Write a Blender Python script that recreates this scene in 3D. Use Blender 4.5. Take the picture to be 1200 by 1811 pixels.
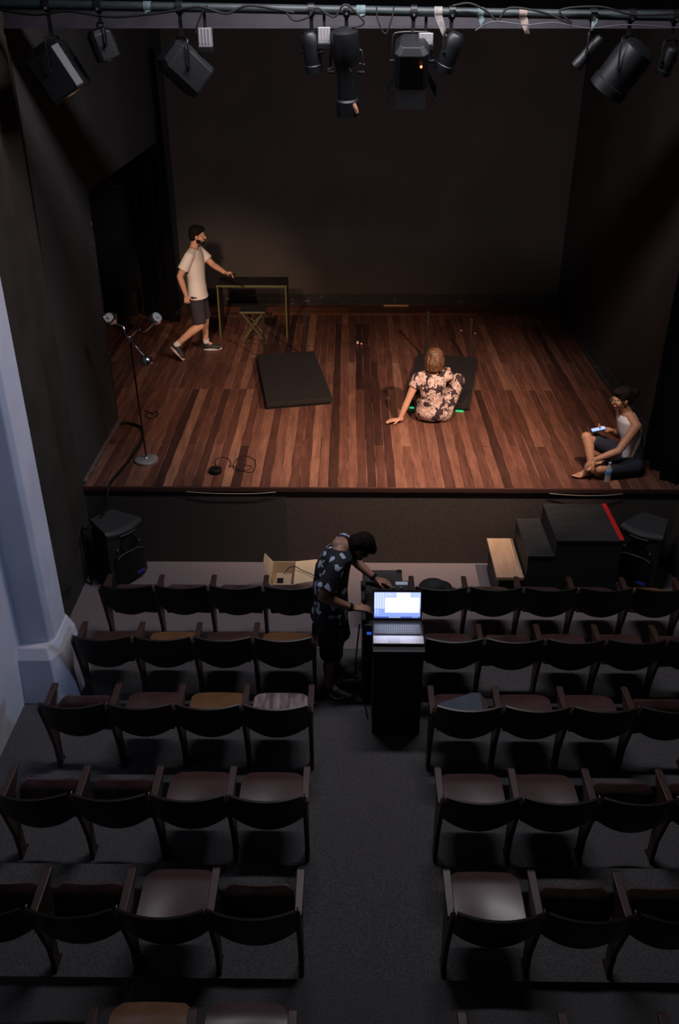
import bpy, math, random
from math import sin, cos, pi, radians as R, sqrt
from mathutils import Vector, Matrix, Quaternion
V = Vector
random.seed(7)
for o in list(bpy.data.objects): bpy.data.objects.remove(o)
sc = bpy.context.scene
COL = sc.collection

# ------------------------------------------------------------------ camera
H = 5.10; PITCH = R(29.9); YAW = R(0.6); F = 1561.0
cam = bpy.data.cameras.new('camera'); camo = bpy.data.objects.new('camera', cam); COL.objects.link(camo)
cam.sensor_fit = 'VERTICAL'; cam.sensor_height = 36; cam.lens = F/1811*36
camo.location = (0, 0, H); camo.rotation_euler = (R(90)-PITCH, 0, YAW)
cam.clip_start = .05; cam.clip_end = 100
sc.camera = camo
# ------------------------------------------------------------------ colour, world
sc.view_settings.view_transform = 'Standard'; sc.view_settings.look = 'None'
sc.view_settings.gamma = 1; sc.view_settings.use_curve_mapping = False
sc.view_settings.exposure = 0.0
w = bpy.data.worlds.new('world'); sc.world = w; w.use_nodes = True
w.node_tree.nodes['Background'].inputs[0].default_value = (.2, .42, .75, 1)
w.node_tree.nodes['Background'].inputs[1].default_value = .003
# ------------------------------------------------------------------ lights
def look(o, to):
    o.rotation_euler = (V(to)-o.location).to_track_quat('-Z', 'Y').to_euler()
def light(kind, name, loc, to, power, col, **k):
    l = bpy.data.lights.new(name, kind); o = bpy.data.objects.new(name, l); COL.objects.link(o)
    o.location = loc; look(o, to); l.energy = power; l.color = col
    for a, b in k.items(): setattr(l, a, b)
    return o
WARM = (1, .62, .40)
# key lantern on the right end of the lighting bar
light('SPOT', 'stage_key_light', (2.25, 6.75, 4.25), (.75, 9.3, .9), 840, (1, .68, .48), spot_size=R(72), spot_blend=.9, shadow_soft_size=.07)
# middle lantern and left lantern on the bar
light('SPOT', 'stage_wash_light', (.25, 6.8, 4.2), (.2, 9.5, .9), 330, (1, .64, .46), spot_size=R(74), spot_blend=1, shadow_soft_size=.15)
light('SPOT', 'stage_side_light', (-1.6, 6.8, 4.2), (-1.85, 11.7, 1.9), 700, (1, .70, .52), spot_size=R(26), spot_blend=1, shadow_soft_size=.1)
# house lights over the audience
light('AREA', 'house_light', (.4, 6.3, 6.02), (.4, 7.9, 0), 112, (1, .94, 1), shape='RECTANGLE', size=2.6, size_y=.3)
# blue daylight from the right onto the pale left wall, its source unseen
light('SPOT', 'side_daylight', (2.2, 3.6, 3.6), (-2.6, 5.2, 2.0), 190, (.42, .58, 1), spot_size=R(50), spot_blend=.8, shadow_soft_size=.3)

# ------------------------------------------------------------------ pixel -> point
CR = camo.rotation_euler.to_matrix()
def at(u, v, Y=None, z=None, x=None):
    d = CR @ V(((u-600)/F, (905.5-v)/F, -1))
    if Y is not None: t = Y/d.y
    elif z is not None: t = (z-H)/d.z
    else: t = x/d.x
    return V((0, 0, H)) + d*t

# ------------------------------------------------------------------ materials
MATS = {}
def mat(name, col, rough=.6, metal=0, noise=None, bump=None, emit=None, spec=None, trans=0, alpha=1, coat=0):
    """noise=(scale, other colour, contrast lo, hi); bump=(scale, strength)"""
    if name in MATS: return MATS[name]
    m = bpy.data.materials.new(name); m.use_nodes = True; nt = m.node_tree; b = nt.nodes['Principled BSDF']
    b.inputs['Base Color'].default_value = (*col, 1); b.inputs['Roughness'].default_value = rough
    b.inputs['Metallic'].default_value = metal
    if spec is not None: b.inputs['Specular IOR Level'].default_value = spec
    if trans: b.inputs['Transmission Weight'].default_value = trans; b.inputs['IOR'].default_value = 1.33
    if coat: b.inputs['Coat Weight'].default_value = coat; b.inputs['Coat Roughness'].default_value = .25
    if emit: b.inputs['Emission Color'].default_value = (*emit[0], 1); b.inputs['Emission Strength'].default_value = emit[1]
    tc = nt.nodes.new('ShaderNodeTexCoord')
    if noise:
        n = nt.nodes.new('ShaderNodeTexNoise'); n.inputs['Scale'].default_value = noise[0]; n.inputs['Detail'].default_value = 6
        mp = nt.nodes.new('ShaderNodeMapping')
        if len(noise) > 4: mp.inputs['Scale'].default_value = noise[4]
        nt.links.new(tc.outputs['Object'], mp.inputs[0]); nt.links.new(mp.outputs[0], n.inputs['Vector'])
        cr = nt.nodes.new('ShaderNodeValToRGB')
        cr.color_ramp.elements[0].position = noise[2]; cr.color_ramp.elements[0].color = (*col, 1)
        cr.color_ramp.elements[1].position = noise[3]; cr.color_ramp.elements[1].color = (*noise[1], 1)
        nt.links.new(n.outputs['Fac'], cr.inputs[0]); nt.links.new(cr.outputs[0], b.inputs['Base Color'])
    if bump:
        n = nt.nodes.new('ShaderNodeTexNoise'); n.inputs['Scale'].default_value = bump[0]; n.inputs['Detail'].default_value = 4
        nt.links.new(tc.outputs['Object'], n.inputs['Vector'])
        bp = nt.nodes.new('ShaderNodeBump'); bp.inputs['Strength'].default_value = bump[1]; bp.inputs['Distance'].default_value = .01
        nt.links.new(n.outputs['Fac'], bp.inputs['Height']); nt.links.new(bp.outputs[0], b.inputs['Normal'])
    MATS[name] = m
    return m
def scuffed(name, col, col2, scale, streak, thr, scol, rough=.8):
    """painted wall: blotchy base with thin pale scuffs"""
    m = mat(name, col, rough, noise=(scale, col2, .3, .75), bump=(30, .15)); nt = m.node_tree; b = nt.nodes['Principled BSDF']
    src = b.inputs['Base Color'].links[0].from_socket
    tc = nt.nodes.new('ShaderNodeTexCoord'); mp = nt.nodes.new('ShaderNodeMapping'); mp.inputs['Scale'].default_value = streak
    n = nt.nodes.new('ShaderNodeTexNoise'); n.inputs['Scale'].default_value = 6; n.inputs['Detail'].default_value = 8
    cr = nt.nodes.new('ShaderNodeValToRGB'); cr.color_ramp.elements[0].position = thr; cr.color_ramp.elements[1].position = min(.99, thr+.05)
    mx = nt.nodes.new('ShaderNodeMix'); mx.data_type = 'RGBA'
    nt.links.new(tc.outputs['Object'], mp.inputs[0]); nt.links.new(mp.outputs[0], n.inputs['Vector']); nt.links.new(n.outputs['Fac'], cr.inputs[0])
    nt.links.new(cr.outputs[0], mx.inputs[0]); nt.links.new(src, mx.inputs[6]); mx.inputs[7].default_value = (*scol, 1)
    nt.links.new(mx.outputs[2], b.inputs['Base Color'])
    return m
def planks(name, rot=0, width=.098, length=2.6, ramp=None):
    m = bpy.data.materials.new(name); m.use_nodes = True; nt = m.node_tree; b = nt.nodes['Principled BSDF']
    tc = nt.nodes.new('ShaderNodeTexCoord'); mp = nt.nodes.new('ShaderNodeMapping'); mp.inputs['Rotation'].default_value = (0, 0, rot)
    nt.links.new(tc.outputs['Object'], mp.inputs[0])
    br = nt.nodes.new('ShaderNodeTexBrick'); br.offset = .37; br.offset_frequency = 3; br.squash = 1
    br.inputs['Color1'].default_value = (0, 0, 0, 1); br.inputs['Color2'].default_value = (1, 1, 1, 1); br.inputs['Mortar'].default_value = (0, 0, 0, 1)
    br.inputs['Scale'].default_value = 1; br.inputs['Mortar Size'].default_value = .0036; br.inputs['Mortar Smooth'].default_value = .6
    br.inputs['Brick Width'].default_value = length; br.inputs['Row Height'].default_value = width
    nt.links.new(mp.outputs[0], br.inputs['Vector'])
    cr = nt.nodes.new('ShaderNodeValToRGB'); e = cr.color_ramp.elements
    pal = ramp or [(0, (.040, .018, .015)), (.15, (.095, .040, .029)), (.5, (.135, .056, .040)), (.8, (.18, .078, .054)), (.93, (.23, .105, .072)), (1, (.32, .16, .105))]
    e[0].position = pal[0][0]; e[0].color = (*pal[0][1], 1); e[1].position = 1; e[1].color = (*pal[-1][1], 1)
    for p, c in pal[1:-1]: k = e.new(p); k.color = (*c, 1)
    nt.links.new(br.outputs['Color'], cr.inputs[0])
    n = nt.nodes.new('ShaderNodeTexNoise'); n.inputs['Scale'].default_value = 2; n.inputs['Detail'].default_value = 9; n.inputs['Roughness'].default_value = .65
    mp2 = nt.nodes.new('ShaderNodeMapping'); mp2.inputs['Rotation'].default_value = (0, 0, rot); mp2.inputs['Scale'].default_value = (9, 1.2, 1) if rot else (1.2, 9, 1)
    nt.links.new(tc.outputs['Object'], mp2.inputs[0]); nt.links.new(mp2.outputs[0], n.inputs['Vector'])
    c2 = nt.nodes.new('ShaderNodeValToRGB'); c2.color_ramp.elements[0].position = .25; c2.color_ramp.elements[0].color = (.45, .45, .45, 1)
    c2.color_ramp.elements[1].position = .8; c2.color_ramp.elements[1].color = (1.35, 1.3, 1.25, 1)
    nt.links.new(n.outputs['Fac'], c2.inputs[0])
    mu = nt.nodes.new('ShaderNodeMix'); mu.data_type = 'RGBA'; mu.blend_type = 'MULTIPLY'; mu.inputs[0].default_value = 1
    nt.links.new(cr.outputs[0], mu.inputs[6]); nt.links.new(c2.outputs[0], mu.inputs[7])
    # worn pale joints, only here and there
    n3 = nt.nodes.new('ShaderNodeTexNoise'); n3.inputs['Scale'].default_value = 1.7
    nt.links.new(tc.outputs['Object'], n3.inputs['Vector'])
    c3 = nt.nodes.new('ShaderNodeValToRGB'); c3.color_ramp.elements[0].position = .42; c3.color_ramp.elements[1].position = .6
    c3.color_ramp.elements[0].color = (.02, .01, .008, 1); c3.color_ramp.elements[1].color = (.33, .17, .12, 1)
    nt.links.new(n3.outputs['Fac'], c3.inputs[0])
    mx = nt.nodes.new('ShaderNodeMix'); mx.data_type = 'RGBA'
    nt.links.new(br.outputs['Fac'], mx.inputs[0]); nt.links.new(mu.outputs[2], mx.inputs[6]); nt.links.new(c3.outputs[0], mx.inputs[7])
    nt.links.new(mx.outputs[2], b.inputs['Base Color'])
    b.inputs['Roughness'].default_value = .5; b.inputs['Specular IOR Level'].default_value = .35
    bp = nt.nodes.new('ShaderNodeBump'); bp.inputs['Strength'].default_value = .25; bp.inputs['Distance'].default_value = .003
    nt.links.new(n.outputs['Fac'], bp.inputs['Height']); nt.links.new(bp.outputs[0], b.inputs['Normal'])
    return m
def blobs(name, base, fl, scale, thr, petal=0, line=None, distort=.25):
    """printed cloth: flower blobs on a dark ground"""
    m = bpy.data.materials.new(name); m.use_nodes = True; nt = m.node_tree; b = nt.nodes['Principled BSDF']; b.inputs['Roughness'].default_value = .85
    tc = nt.nodes.new('ShaderNodeTexCoord')
    n = nt.nodes.new('ShaderNodeTexNoise'); n.inputs['Scale'].default_value = scale*1.7; n.inputs['Detail'].default_value = 2
    nt.links.new(tc.outputs['Object'], n.inputs['Vector'])
    md = nt.nodes.new('ShaderNodeVectorMath'); md.operation = 'MULTIPLY_ADD'
    md.inputs[1].default_value = (distort/scale*4,)*3
    nt.links.new(n.outputs['Color'], md.inputs[0]); nt.links.new(tc.outputs['Object'], md.inputs[2])
    vo = nt.nodes.new('ShaderNodeTexVoronoi'); vo.inputs['Scale'].default_value = scale; vo.inputs['Randomness'].default_value = .75
    nt.links.new(md.outputs[0], vo.inputs['Vector'])
    cr = nt.nodes.new('ShaderNodeValToRGB'); e = cr.color_ramp.elements; e[0].position = thr; e[0].color = (*fl, 1); e[1].position = thr+.03; e[1].color = (*base, 1)
    if line: k = e.new(.05); k.color = (*base, 1); k2 = e.new(.12); k2.color = (*fl, 1); e[0].position = 0 if e[0].position > .12 else e[0].position
    nt.links.new(vo.outputs['Distance'], cr.inputs[0])
    src = cr.outputs[0]
    if petal:
        v2 = nt.nodes.new('ShaderNodeTexVoronoi'); v2.feature = 'DISTANCE_TO_EDGE'; v2.inputs['Scale'].default_value = scale*petal
        nt.links.new(md.outputs[0], v2.inputs['Vector'])
        c2 = nt.nodes.new('ShaderNodeValToRGB'); c2.color_ramp.elements[0].position = .03; c2.color_ramp.elements[0].color = (.3, .25, .24, 1); c2.color_ramp.elements[1].position = .09
        nt.links.new(v2.outputs['Distance'], c2.inputs[0])
        mu = nt.nodes.new('ShaderNodeMix'); mu.data_type = 'RGBA'; mu.blend_type = 'MULTIPLY'; mu.inputs[0].default_value = 1
        nt.links.new(src, mu.inputs[6]); nt.links.new(c2.outputs[0], mu.inputs[7]); src = mu.outputs[2]
    nt.links.new(src, b.inputs['Base Color'])
    return m
M_black = mat('black_paint', (.006, .006, .0065), .55, noise=(8, (.018, .018, .019), .3, .7))
M_metal = mat('black_metal', (.006, .0065, .0075), .4, .3)
M_chrome = mat('chrome', (.75, .75, .78), .22, 1)
M_steel = mat('steel', (.45, .45, .46), .35, 1)
M_rubber = mat('rubber', (.008, .008, .008), .6, spec=.2)
M_brush = mat('brushed_chrome', (.42, .42, .45), .32, .55)
M_white = mat('white_enamel', (.75, .73, .72), .4)

# ------------------------------------------------------------------ mesh builder
def frame(d, ref=(0, 0, 1)):
    d = V(d).normalized(); ref = V(ref)
    if abs(d.dot(ref)) > .98: ref = V((1, 0, 0)) if abs(d.x) < .9 else V((0, 1, 0))
    a = ref.cross(d).normalized(); b = d.cross(a).normalized()
    return a, b, d
class MB:
    def __init__(s): s.v = []; s.f = []
    def add(s, vs, fs):
        k = len(s.v); s.v += [V(p) for p in vs]; s.f += [tuple(i+k for i in f) for f in fs]; return s
    def box(s, c, size, rot=None):
        x, y, z = [q/2 for q in size]; c = V(c)
        Rm = rot if rot is not None else Matrix.Identity(3)
        vs = [c + Rm @ V((a*x, b*y, d*z)) for a in (-1, 1) for b in (-1, 1) for d in (-1, 1)]
        return s.add(vs, [(0, 1, 3, 2), (4, 6, 7, 5), (0, 4, 5, 1), (2, 3, 7, 6), (0, 2, 6, 4), (1, 5, 7, 3)])
    def rings(s, rs, close=True):
        n = len(rs[0]); vs = [p for r in rs for p in r]; fs = []
        for i in range(len(rs)-1):
            for j in range(n):
                a = i*n+j; b = i*n+(j+1) % n; fs.append((a, b, b+n, a+n))
        if close: fs.append(tuple(range(n))[::-1]); fs.append(tuple((len(rs)-1)*n+j for j in range(n)))
        return s.add(vs, fs)
    def cyl(s, a, b, r0, r1=None, n=20):
        r1 = r0 if r1 is None else r1; a = V(a); b = V(b); X, Y_, D = frame(b-a)
        rg = lambda c, r: [c + X*r*cos(2*pi*j/n) + Y_*r*sin(2*pi*j/n) for j in range(n)]
        return s.rings([rg(a, r0), rg(b, r1)])
    def cap(s, a, b, r0, r1, n=16, m=5, sq=1, ref=(0, 0, 1)):
        """tapered limb with round ends; sq flattens one cross axis"""
        a = V(a); b = V(b); X, Y_, D = frame(b-a, ref); rs = []
        def rg(c, r): return [c + X*r*cos(2*pi*j/n) + Y_*r*sq*sin(2*pi*j/n) for j in range(n)]
        for i in range(m): t = pi/2*(i+.15)/m; rs.append(rg(a - D*r0*cos(t), r0*sin(t)))
        rs.append(rg(a, r0)); rs.append(rg(b, r1))
        for i in range(m): t = pi/2*(m-1-i+.15)/m; rs.append(rg(b + D*r1*cos(t), r1*sin(t)))
        return s.rings(rs)
    def ell(s, c, r, Rm=None, n=20, m=12):
        c = V(c); Rm = Rm if Rm is not None else Matrix.Identity(3); rs = []
        for i in range(m+1):
            t = pi*(i+.0)/m; t = min(max(t, .05), pi-.05)
            rs.append([c + Rm @ V((r[0]*sin(t)*cos(2*pi*j/n), r[1]*sin(t)*sin(2*pi*j/n), -r[2]*cos(t))) for j in range(n)])
        return s.rings(rs)
    def loft(s, secs, n=24, p=1.0):
        """secs: (centre, X, Y, a, b)"""
        rs = []
        for c, X, Y_, a, b in secs:
            c = V(c); X = V(X); Y_ = V(Y_)
            rs.append([c + X*a*math.copysign(abs(cos(2*pi*j/n))**p, cos(2*pi*j/n)) + Y_*b*math.copysign(abs(sin(2*pi*j/n))**p, sin(2*pi*j/n)) for j in range(n)])
        return s.rings(rs)
    def tube(s, pts, r, n=8, sub=6):
        pts = [V(p) for p in pts]
        if sub > 1 and len(pts) > 2:
            q = [pts[0]*2-pts[1]] + pts + [pts[-1]*2-pts[-2]]; out = []
            for i in range(1, len(q)-2):
                for k in range(sub):
                    t = k/sub; a, b, c, d = q[i-1:i+3]
                    out.append(.5*((2*b)+(c-a)*t+(2*a-5*b+4*c-d)*t*t+(3*b-a-3*c+d)*t**3))
            pts = out + [q[-2]]
        X, Y_, D = frame(pts[1]-pts[0]); rs = []
        for i, p in enumerate(pts):
            d = (pts[min(i+1, len(pts)-1)] - pts[max(i-1, 0)])
            if d.length < 1e-9: d = D
            d = d.normalized(); X = (X - d*X.dot(d)).normalized(); Y_ = d.cross(X); D = d
            rs.append([p + X*r*cos(2*pi*j/n) + Y_*r*sin(2*pi*j/n) for j in range(n)])
        return s.rings(rs)
    def prism(s, poly, axis, t0, t1):
        """poly of 2-D points extruded along axis 'x','y','z'"""
        f = {'x': lambda p, t: (t, p[0], p[1]), 'y': lambda p, t: (p[0], t, p[1]), 'z': lambda p, t: (p[0], p[1], t)}[axis]
        return s.rings([[V(f(p, t0)) for p in poly], [V(f(p, t1)) for p in poly]])
    def lathe(s, prof, c=(0, 0, 0), n=28, Rm=None):
        c = V(c); Rm = Rm if Rm is not None else Matrix.Identity(3)
        return s.rings([[c + Rm @ V((r*cos(2*pi*j/n), r*sin(2*pi*j/n), z)) for j in range(n)] for r, z in prof])
    def sheet(s, fn, nu, nv, th):
        """solid sheet: fn(u,v)->(point, normal)"""
        A = []; B = []
        for i in range(nu+1):
            for j in range(nv+1):
                p, nn = fn(i/nu, j/nv); A.append(V(p)+V(nn)*th/2); B.append(V(p)-V(nn)*th/2)
        k = len(A); idx = lambda i, j: i*(nv+1)+j; fs = []
        for i in range(nu):
            for j in range(nv):
                q = (idx(i, j), idx(i+1, j), idx(i+1, j+1), idx(i, j+1)); fs.append(q); fs.append(tuple(x+k for x in q[::-1]))
        edge = [idx(i, 0) for i in range(nu)] + [idx(nu, j) for j in range(nv)] + [idx(i, nv) for i in range(nu, 0, -1)] + [idx(0, j) for j in range(nv, 0, -1)]
        for a, b in zip(edge, edge[1:]+edge[:1]): fs.append((b, a, a+k, b+k))
        return s.add(A+B, fs)
    def build(s, name, m, parent=None, smooth=False, bevel=0, remesh=0, sm=3, origin=None):
        me = bpy.data.meshes.new(name); off = V((0, 0, 0))
        par = parent.matrix_basis if parent else None
        if parent is not None:
            # children are given in world coordinates; store them relative to the thing
            mw = parent.matrix_basis if parent.parent is None else parent.parent.matrix_basis @ parent.matrix_basis
            inv = mw.inverted(); vs = [inv @ p for p in s.v]
        elif origin is not None: off = V(origin); vs = [p-off for p in s.v]
        else: vs = s.v
        me.from_pydata([tuple(p) for p in vs], [], s.f); me.validate()
        o = bpy.data.objects.new(name, me); COL.objects.link(o); o.location = off
        import bmesh
        bm = bmesh.new(); bm.from_mesh(me); bmesh.ops.recalc_face_normals(bm, faces=bm.faces); bm.to_mesh(me); bm.free()
        if remesh:
            rm = o.modifiers.new('r', 'REMESH'); rm.mode = 'VOXEL'; rm.voxel_size = remesh; rm.use_smooth_shade = True
            if sm: sf = o.modifiers.new('s', 'SMOOTH'); sf.iterations = sm; sf.factor = .5
            dg = bpy.context.evaluated_depsgraph_get(); dg.update()
            nm = bpy.data.meshes.new_from_object(o.evaluated_get(dg)); o.modifiers.clear(); o.data = nm; nm.name = name; me = nm; smooth = True
        me.materials.clear(); me.materials.append(m)
        if smooth:
            for p in me.polygons: p.use_smooth = True
            if not remesh: 
                try: me.set_sharp_from_angle(angle=R(40))
                except Exception: pass
        if bevel:
            b = o.modifiers.new('b', 'BEVEL'); b.width = bevel; b.segments = 2; b.limit_method = 'ANGLE'
        if parent: o.parent = parent
        return o
def thing(name, label, cat, loc=(0, 0, 0), rz=0, group=None):
    o = bpy.data.objects.new(name, None); COL.objects.link(o); o.empty_display_size = .1
    o.location = loc; o.rotation_euler = (0, 0, rz); o.matrix_basis = Matrix.Translation(V(loc)) @ Matrix.Rotation(rz, 4, 'Z')
    return tag(o, label, cat, group)
def tag(o, label, cat, group=None):
    o['label'] = label; o['category'] = cat
    if group: o['group'] = group
    return o
def struct(o): o['kind'] = 'structure'; return o
# ================================================================== SETTING
XL, XR = -2.66, 3.34; YS, YB = 7.80, 14.03; ZS = .90; ZC = 6.1
FLOORZ = [0, .07, .14, .21, .28, .35, .42]                     # floor under rows 1..7
EDGES = [YS, 6.28, 5.50, 4.63, 3.80, 2.99, 2.12, -1.2]         # far edge of each floor level
M_carpet = mat('grey_carpet', (.055, .055, .060), .95, noise=(120, (.13, .125, .13), .35, .7), bump=(160, .5), spec=.1)
_nt = M_carpet.node_tree
M_front_carpet = mat('pinkish_grey_carpet', (.14, .118, .125), .95, noise=(130, (.27, .23, .245), .35, .7), bump=(160, .5), spec=.1)
m = MB(); m.box(((XL+XR)/2, (EDGES[1]+YS)/2, -.1), (XR-XL+.2, YS-EDGES[1], .2)); f0 = struct(m.build('floor', M_front_carpet))
for k in range(1, 7):
    m = MB(); y1, y0 = EDGES[k], EDGES[k+1]
    m.box(((XL+XR)/2, (y0+y1)/2, (FLOORZ[k]-.2)/2), (XR-XL+.2, y1-y0, FLOORZ[k]+.2)); struct(m.build('floor_step', M_carpet))
M_stage = planks('stage_planks', rot=R(90))
m = MB(); m.box(((XL+XR)/2-.95, (YS+YB-.56)/2, ZS-.03), (XR-XL+1.9, YB-.56-YS, .06)); struct(m.build('floor_stage', M_stage))
M_border = planks('border_planks', rot=0, width=.14, length=3.2, ramp=[(0, (.05, .02, .014)), (.5, (.14, .055, .032)), (.8, (.2, .08, .045)), (1, (.26, .1, .055))])
m = MB(); m.box(((XL+XR)/2-.95, YB-.28, ZS-.028), (XR-XL+1.9, .56, .06)); struct(m.build('floor_stage_border', M_border))
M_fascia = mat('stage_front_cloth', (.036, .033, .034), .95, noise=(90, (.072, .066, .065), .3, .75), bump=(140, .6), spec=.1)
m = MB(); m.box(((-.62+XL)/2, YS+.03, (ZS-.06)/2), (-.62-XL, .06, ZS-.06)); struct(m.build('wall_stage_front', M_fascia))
M_fascia2 = mat('stage_front_cloth_lit', (.050, .041, .039), .95, noise=(90, (.100, .083, .078), .3, .75), bump=(140, .6), spec=.1)  # same cloth right of the seam, its brownish lighting put into the colour
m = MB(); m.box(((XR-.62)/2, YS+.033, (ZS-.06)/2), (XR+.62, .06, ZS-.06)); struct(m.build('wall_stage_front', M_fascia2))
m = MB(); m.box(((XL+XR)/2, YS-.006, ZS-.022), (XR-XL, .03, .04)); struct(m.build('trim_1', mat('stage_nosing', (.05, .022, .018), .5)))
M_wall = scuffed('black_wall_paint', (.022, .020, .019), (.036, .032, .030), 1.6, (1, 1, 1.5), .80, (.10, .09, .08))
M_back = scuffed('back_wall_paint', (.052, .040, .034), (.076, .058, .048), 1.1, (1, 1, 1.2), .80, (.12, .10, .08))
m = MB(); m.box(((XL+XR)/2-.9, YB+.06, 3.4), (XR-XL+2.2, .12, 5.4)); struct(m.build('wall_back', M_back))
# left wall: near part, lintel over the wing opening, short return at the back
M_left = scuffed('left_wall_paint', (.029, .028, .029), (.046, .044, .044), 1.3, (1, 2, .35), .74, (.09, .085, .08))
m = MB(); m.box((XL-.10, (6.0+9.36)/2, 3.05), (.2, 3.36, 6.3)); struct(m.build('wall_left', M_left))
m = MB(); m.box((XL-.10, (9.36+YB)/2, (3.45+ZC)/2), (.2, YB-9.36, ZC-3.45)); struct(m.build('wall_left_lintel', M_left))
m = MB(); m.box((XL-.10, 13.74, 2.17), (.2, .56, 2.56)); struct(m.build('wall_left_return', M_left))
m = MB(); m.box((-4.6, 11.6, 3.4), (.1, 5.0, 5.4)); struct(m.build('wall_wing', M_wall))
m = MB(); m.box((-3.7, 9.1, 3.4), (1.9, .1, 5.4)); struct(m.build('wall_wing_near', M_wall))
M_right = scuffed('right_wall_paint', (.026, .019, .017), (.040, .030, .026), 1.4, (1, 4, .4), .76, (.10, .07, .06))
m = MB(); m.box((XR+.10, (-1.2+YB)/2, 3.0), (.2, YB+1.2, 6.4)); struct(m.build('wall_right', M_right))
# pale plastered left wall of the auditorium
M_pale = mat('pale_wall_plaster', (.50, .50, .55), .85, noise=(2.2, (.60, .59, .63), .3, .7), bump=(12, .08))
m = MB(); m.box((XL-.04, (-1.2+6.0)/2, 3.0), (.14, 7.2, 6.4)); struct(m.build('wall_left_auditorium', M_pale))
m = MB(); m.box(((XL+XR)/2, -1.25, 3), (XR-XL+.4, .1, 6.4)); struct(m.build('wall_rear', M_wall))
M_ceil = mat('dark_ceiling', (.022, .020, .026), .8, noise=(1.5, (.035, .03, .04), .3, .7))
m = MB(); m.box(((XL+XR)/2-.8, 6.4, ZC+.05), (XR-XL+2.6, 15.6, .1)); struct(m.build('ceiling', M_ceil))
# baseboards of the stage
M_base = scuffed('baseboard_paint', (.020, .018, .018), (.035, .03, .03), 3, (1, 6, 2), .62, (.16, .13, .12))
def board(name, x0, x1, y0, y1, z0, z1, mm=None):
    m = MB(); m.box(((x0+x1)/2, (y0+y1)/2, (z0+z1)/2), (x1-x0, y1-y0, z1-z0)); return struct(m.build(name, mm or M_base, bevel=.006))
board('baseboard_back', XL, XR, YB-.025, YB, ZS, ZS+.17)
board('baseboard_back', XL, XR-.02, YB-.06, YB-.025, ZS, ZS+.05)
board('baseboard_right', XR-.03, XR, 8.3, YB, ZS, ZS+.16)
board('baseboard_right', XR-.07, XR-.03, 8.3, YB-.05, ZS, ZS+.04)
board('baseboard_left', XL, XL+.03, 7.82, 9.34, ZS, ZS+.05, mat('worn_trim', (.10, .075, .07), .6, noise=(20, (.22, .17, .16), .4, .7)))
board('trim_2', XL-.21, XL+.012, 9.34, 9.36, ZS, 3.46)
# roof beam behind the lighting bar
M_beam = mat('painted_beam', (.026, .025, .031), .5, noise=(4, (.045, .042, .052), .3, .7))
m = MB(); m.box(((XL+XR)/2, 7.62, 4.955), (XR-XL, .26, .02)); m.box(((XL+XR)/2, 7.62, 5.055), (XR-XL, .04, .2)); m.box(((XL+XR)/2, 7.62, 5.15), (XR-XL, .26, .02))
struct(m.build('ceiling_beam', M_beam))
# pale pillar with a plinth against the left wall
M_pillar = mat('pillar_plaster', (.52, .52, .58), .8, noise=(3, (.62, .61, .66), .3, .7), bump=(14, .1))
m = MB(); m.prism([(XL, 5.62), (-2.40, 5.62), (-2.36, 5.66), (-2.36, 5.96), (-2.42, 6.02), (XL, 6.02)], 'z', 0, ZC); o = struct(m.build('trim_pillar', M_pillar, bevel=.012))
m = MB()
m.rings([[V(p) for p in ((XL, 5.44, 0), (-2.34, 5.44, 0), (-2.22, 5.60, 0), (-2.22, 5.98, 0), (-2.34, 6.06, 0), (XL, 6.06, 0))],
         [V(p) for p in ((XL, 5.50, .55), (-2.37, 5.50, .55), (-2.30, 5.62, .55), (-2.30, 5.98, .55), (-2.36, 6.05, .55), (XL, 6.05, .55))],
         [V(p) for p in ((XL, 5.55, .64), (-2.40, 5.55, .64), (-2.35, 5.65, .66), (-2.35, 5.97, .66), (-2.40, 6.03, .64), (XL, 6.03, .64))]])
struct(m.build('trim_plinth', M_pillar, bevel=.01))

# ------------------------------------------------------------------ cloths
def drape(name, label, pts, z0, z1, amp, folds, m, th=.01, hem=None, cat='curtain'):
    """hanging cloth along a ground path pts"""
    pts = [V((p[0], p[1], 0)) for p in pts]; L = [0]
    for a, b in zip(pts, pts[1:]): L.append(L[-1]+(b-a).length)
    def path(t):
        s = t*L[-1]
        for i in range(len(pts)-1):
            if s <= L[i+1] or i == len(pts)-2:
                k = (s-L[i])/(L[i+1]-L[i]); d = (pts[i+1]-pts[i]).normalized(); return pts[i].lerp(pts[i+1], k), V((d.y, -d.x, 0))
    def fn(u, v):
        p, n = path(u); lo = z0 + (hem(u) if hem else 0); z = lo + (z1-lo)*v
        a = amp*(sin(u*folds*2*pi + sin(v*3+u*7)*.6) + .4*sin(u*folds*4.3*pi+1+v*2))*(1-.35*v)
        return p + n*a + V((0, 0, z)), n
    mb = MB(); mb.sheet(fn, int(folds*10)+20, 30, th); o = mb.build(name, m, smooth=True, origin=(pts[0].x, pts[0].y, z0)); tag(o, label, cat); return o
M_drape = mat('old_black_cloth', (.032, .027, .022), .95, noise=(2.5, (.050, .043, .034), .3, .7), bump=(25, .3), spec=.05)
M_velvet = mat('deep_black_cloth', (.0045, .0045, .005), 1, spec=.03)
drape('wall_drape', 'worn black cloth drape hanging on the left wall beside the pale pillar', [(XL+.09, 6.06), (XL+.12, 6.6), (XL+.07, 7.55)], .62, 5.9, .035, 2.6, M_drape,
      hem=lambda u: -.12*sin(u*pi)+.30*max(0, u-.7)/.3 + .04*sin(u*17))
drape('wing_curtain', 'black curtain leg hanging in the left wing opening behind the walking man', [(-2.58, 13.05), (-2.86, 13.2), (-3.16, 13.42)], ZS+.005, 4.6, .05, 4, M_velvet)
drape('stage_curtain', 'black curtain leg at the right front corner of the stage beside the seated man', [(3.28, 7.86), (3.20, 8.1), (3.18, 8.55)], ZS+.005, 5.9, .04, 3, M_velvet)
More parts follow.
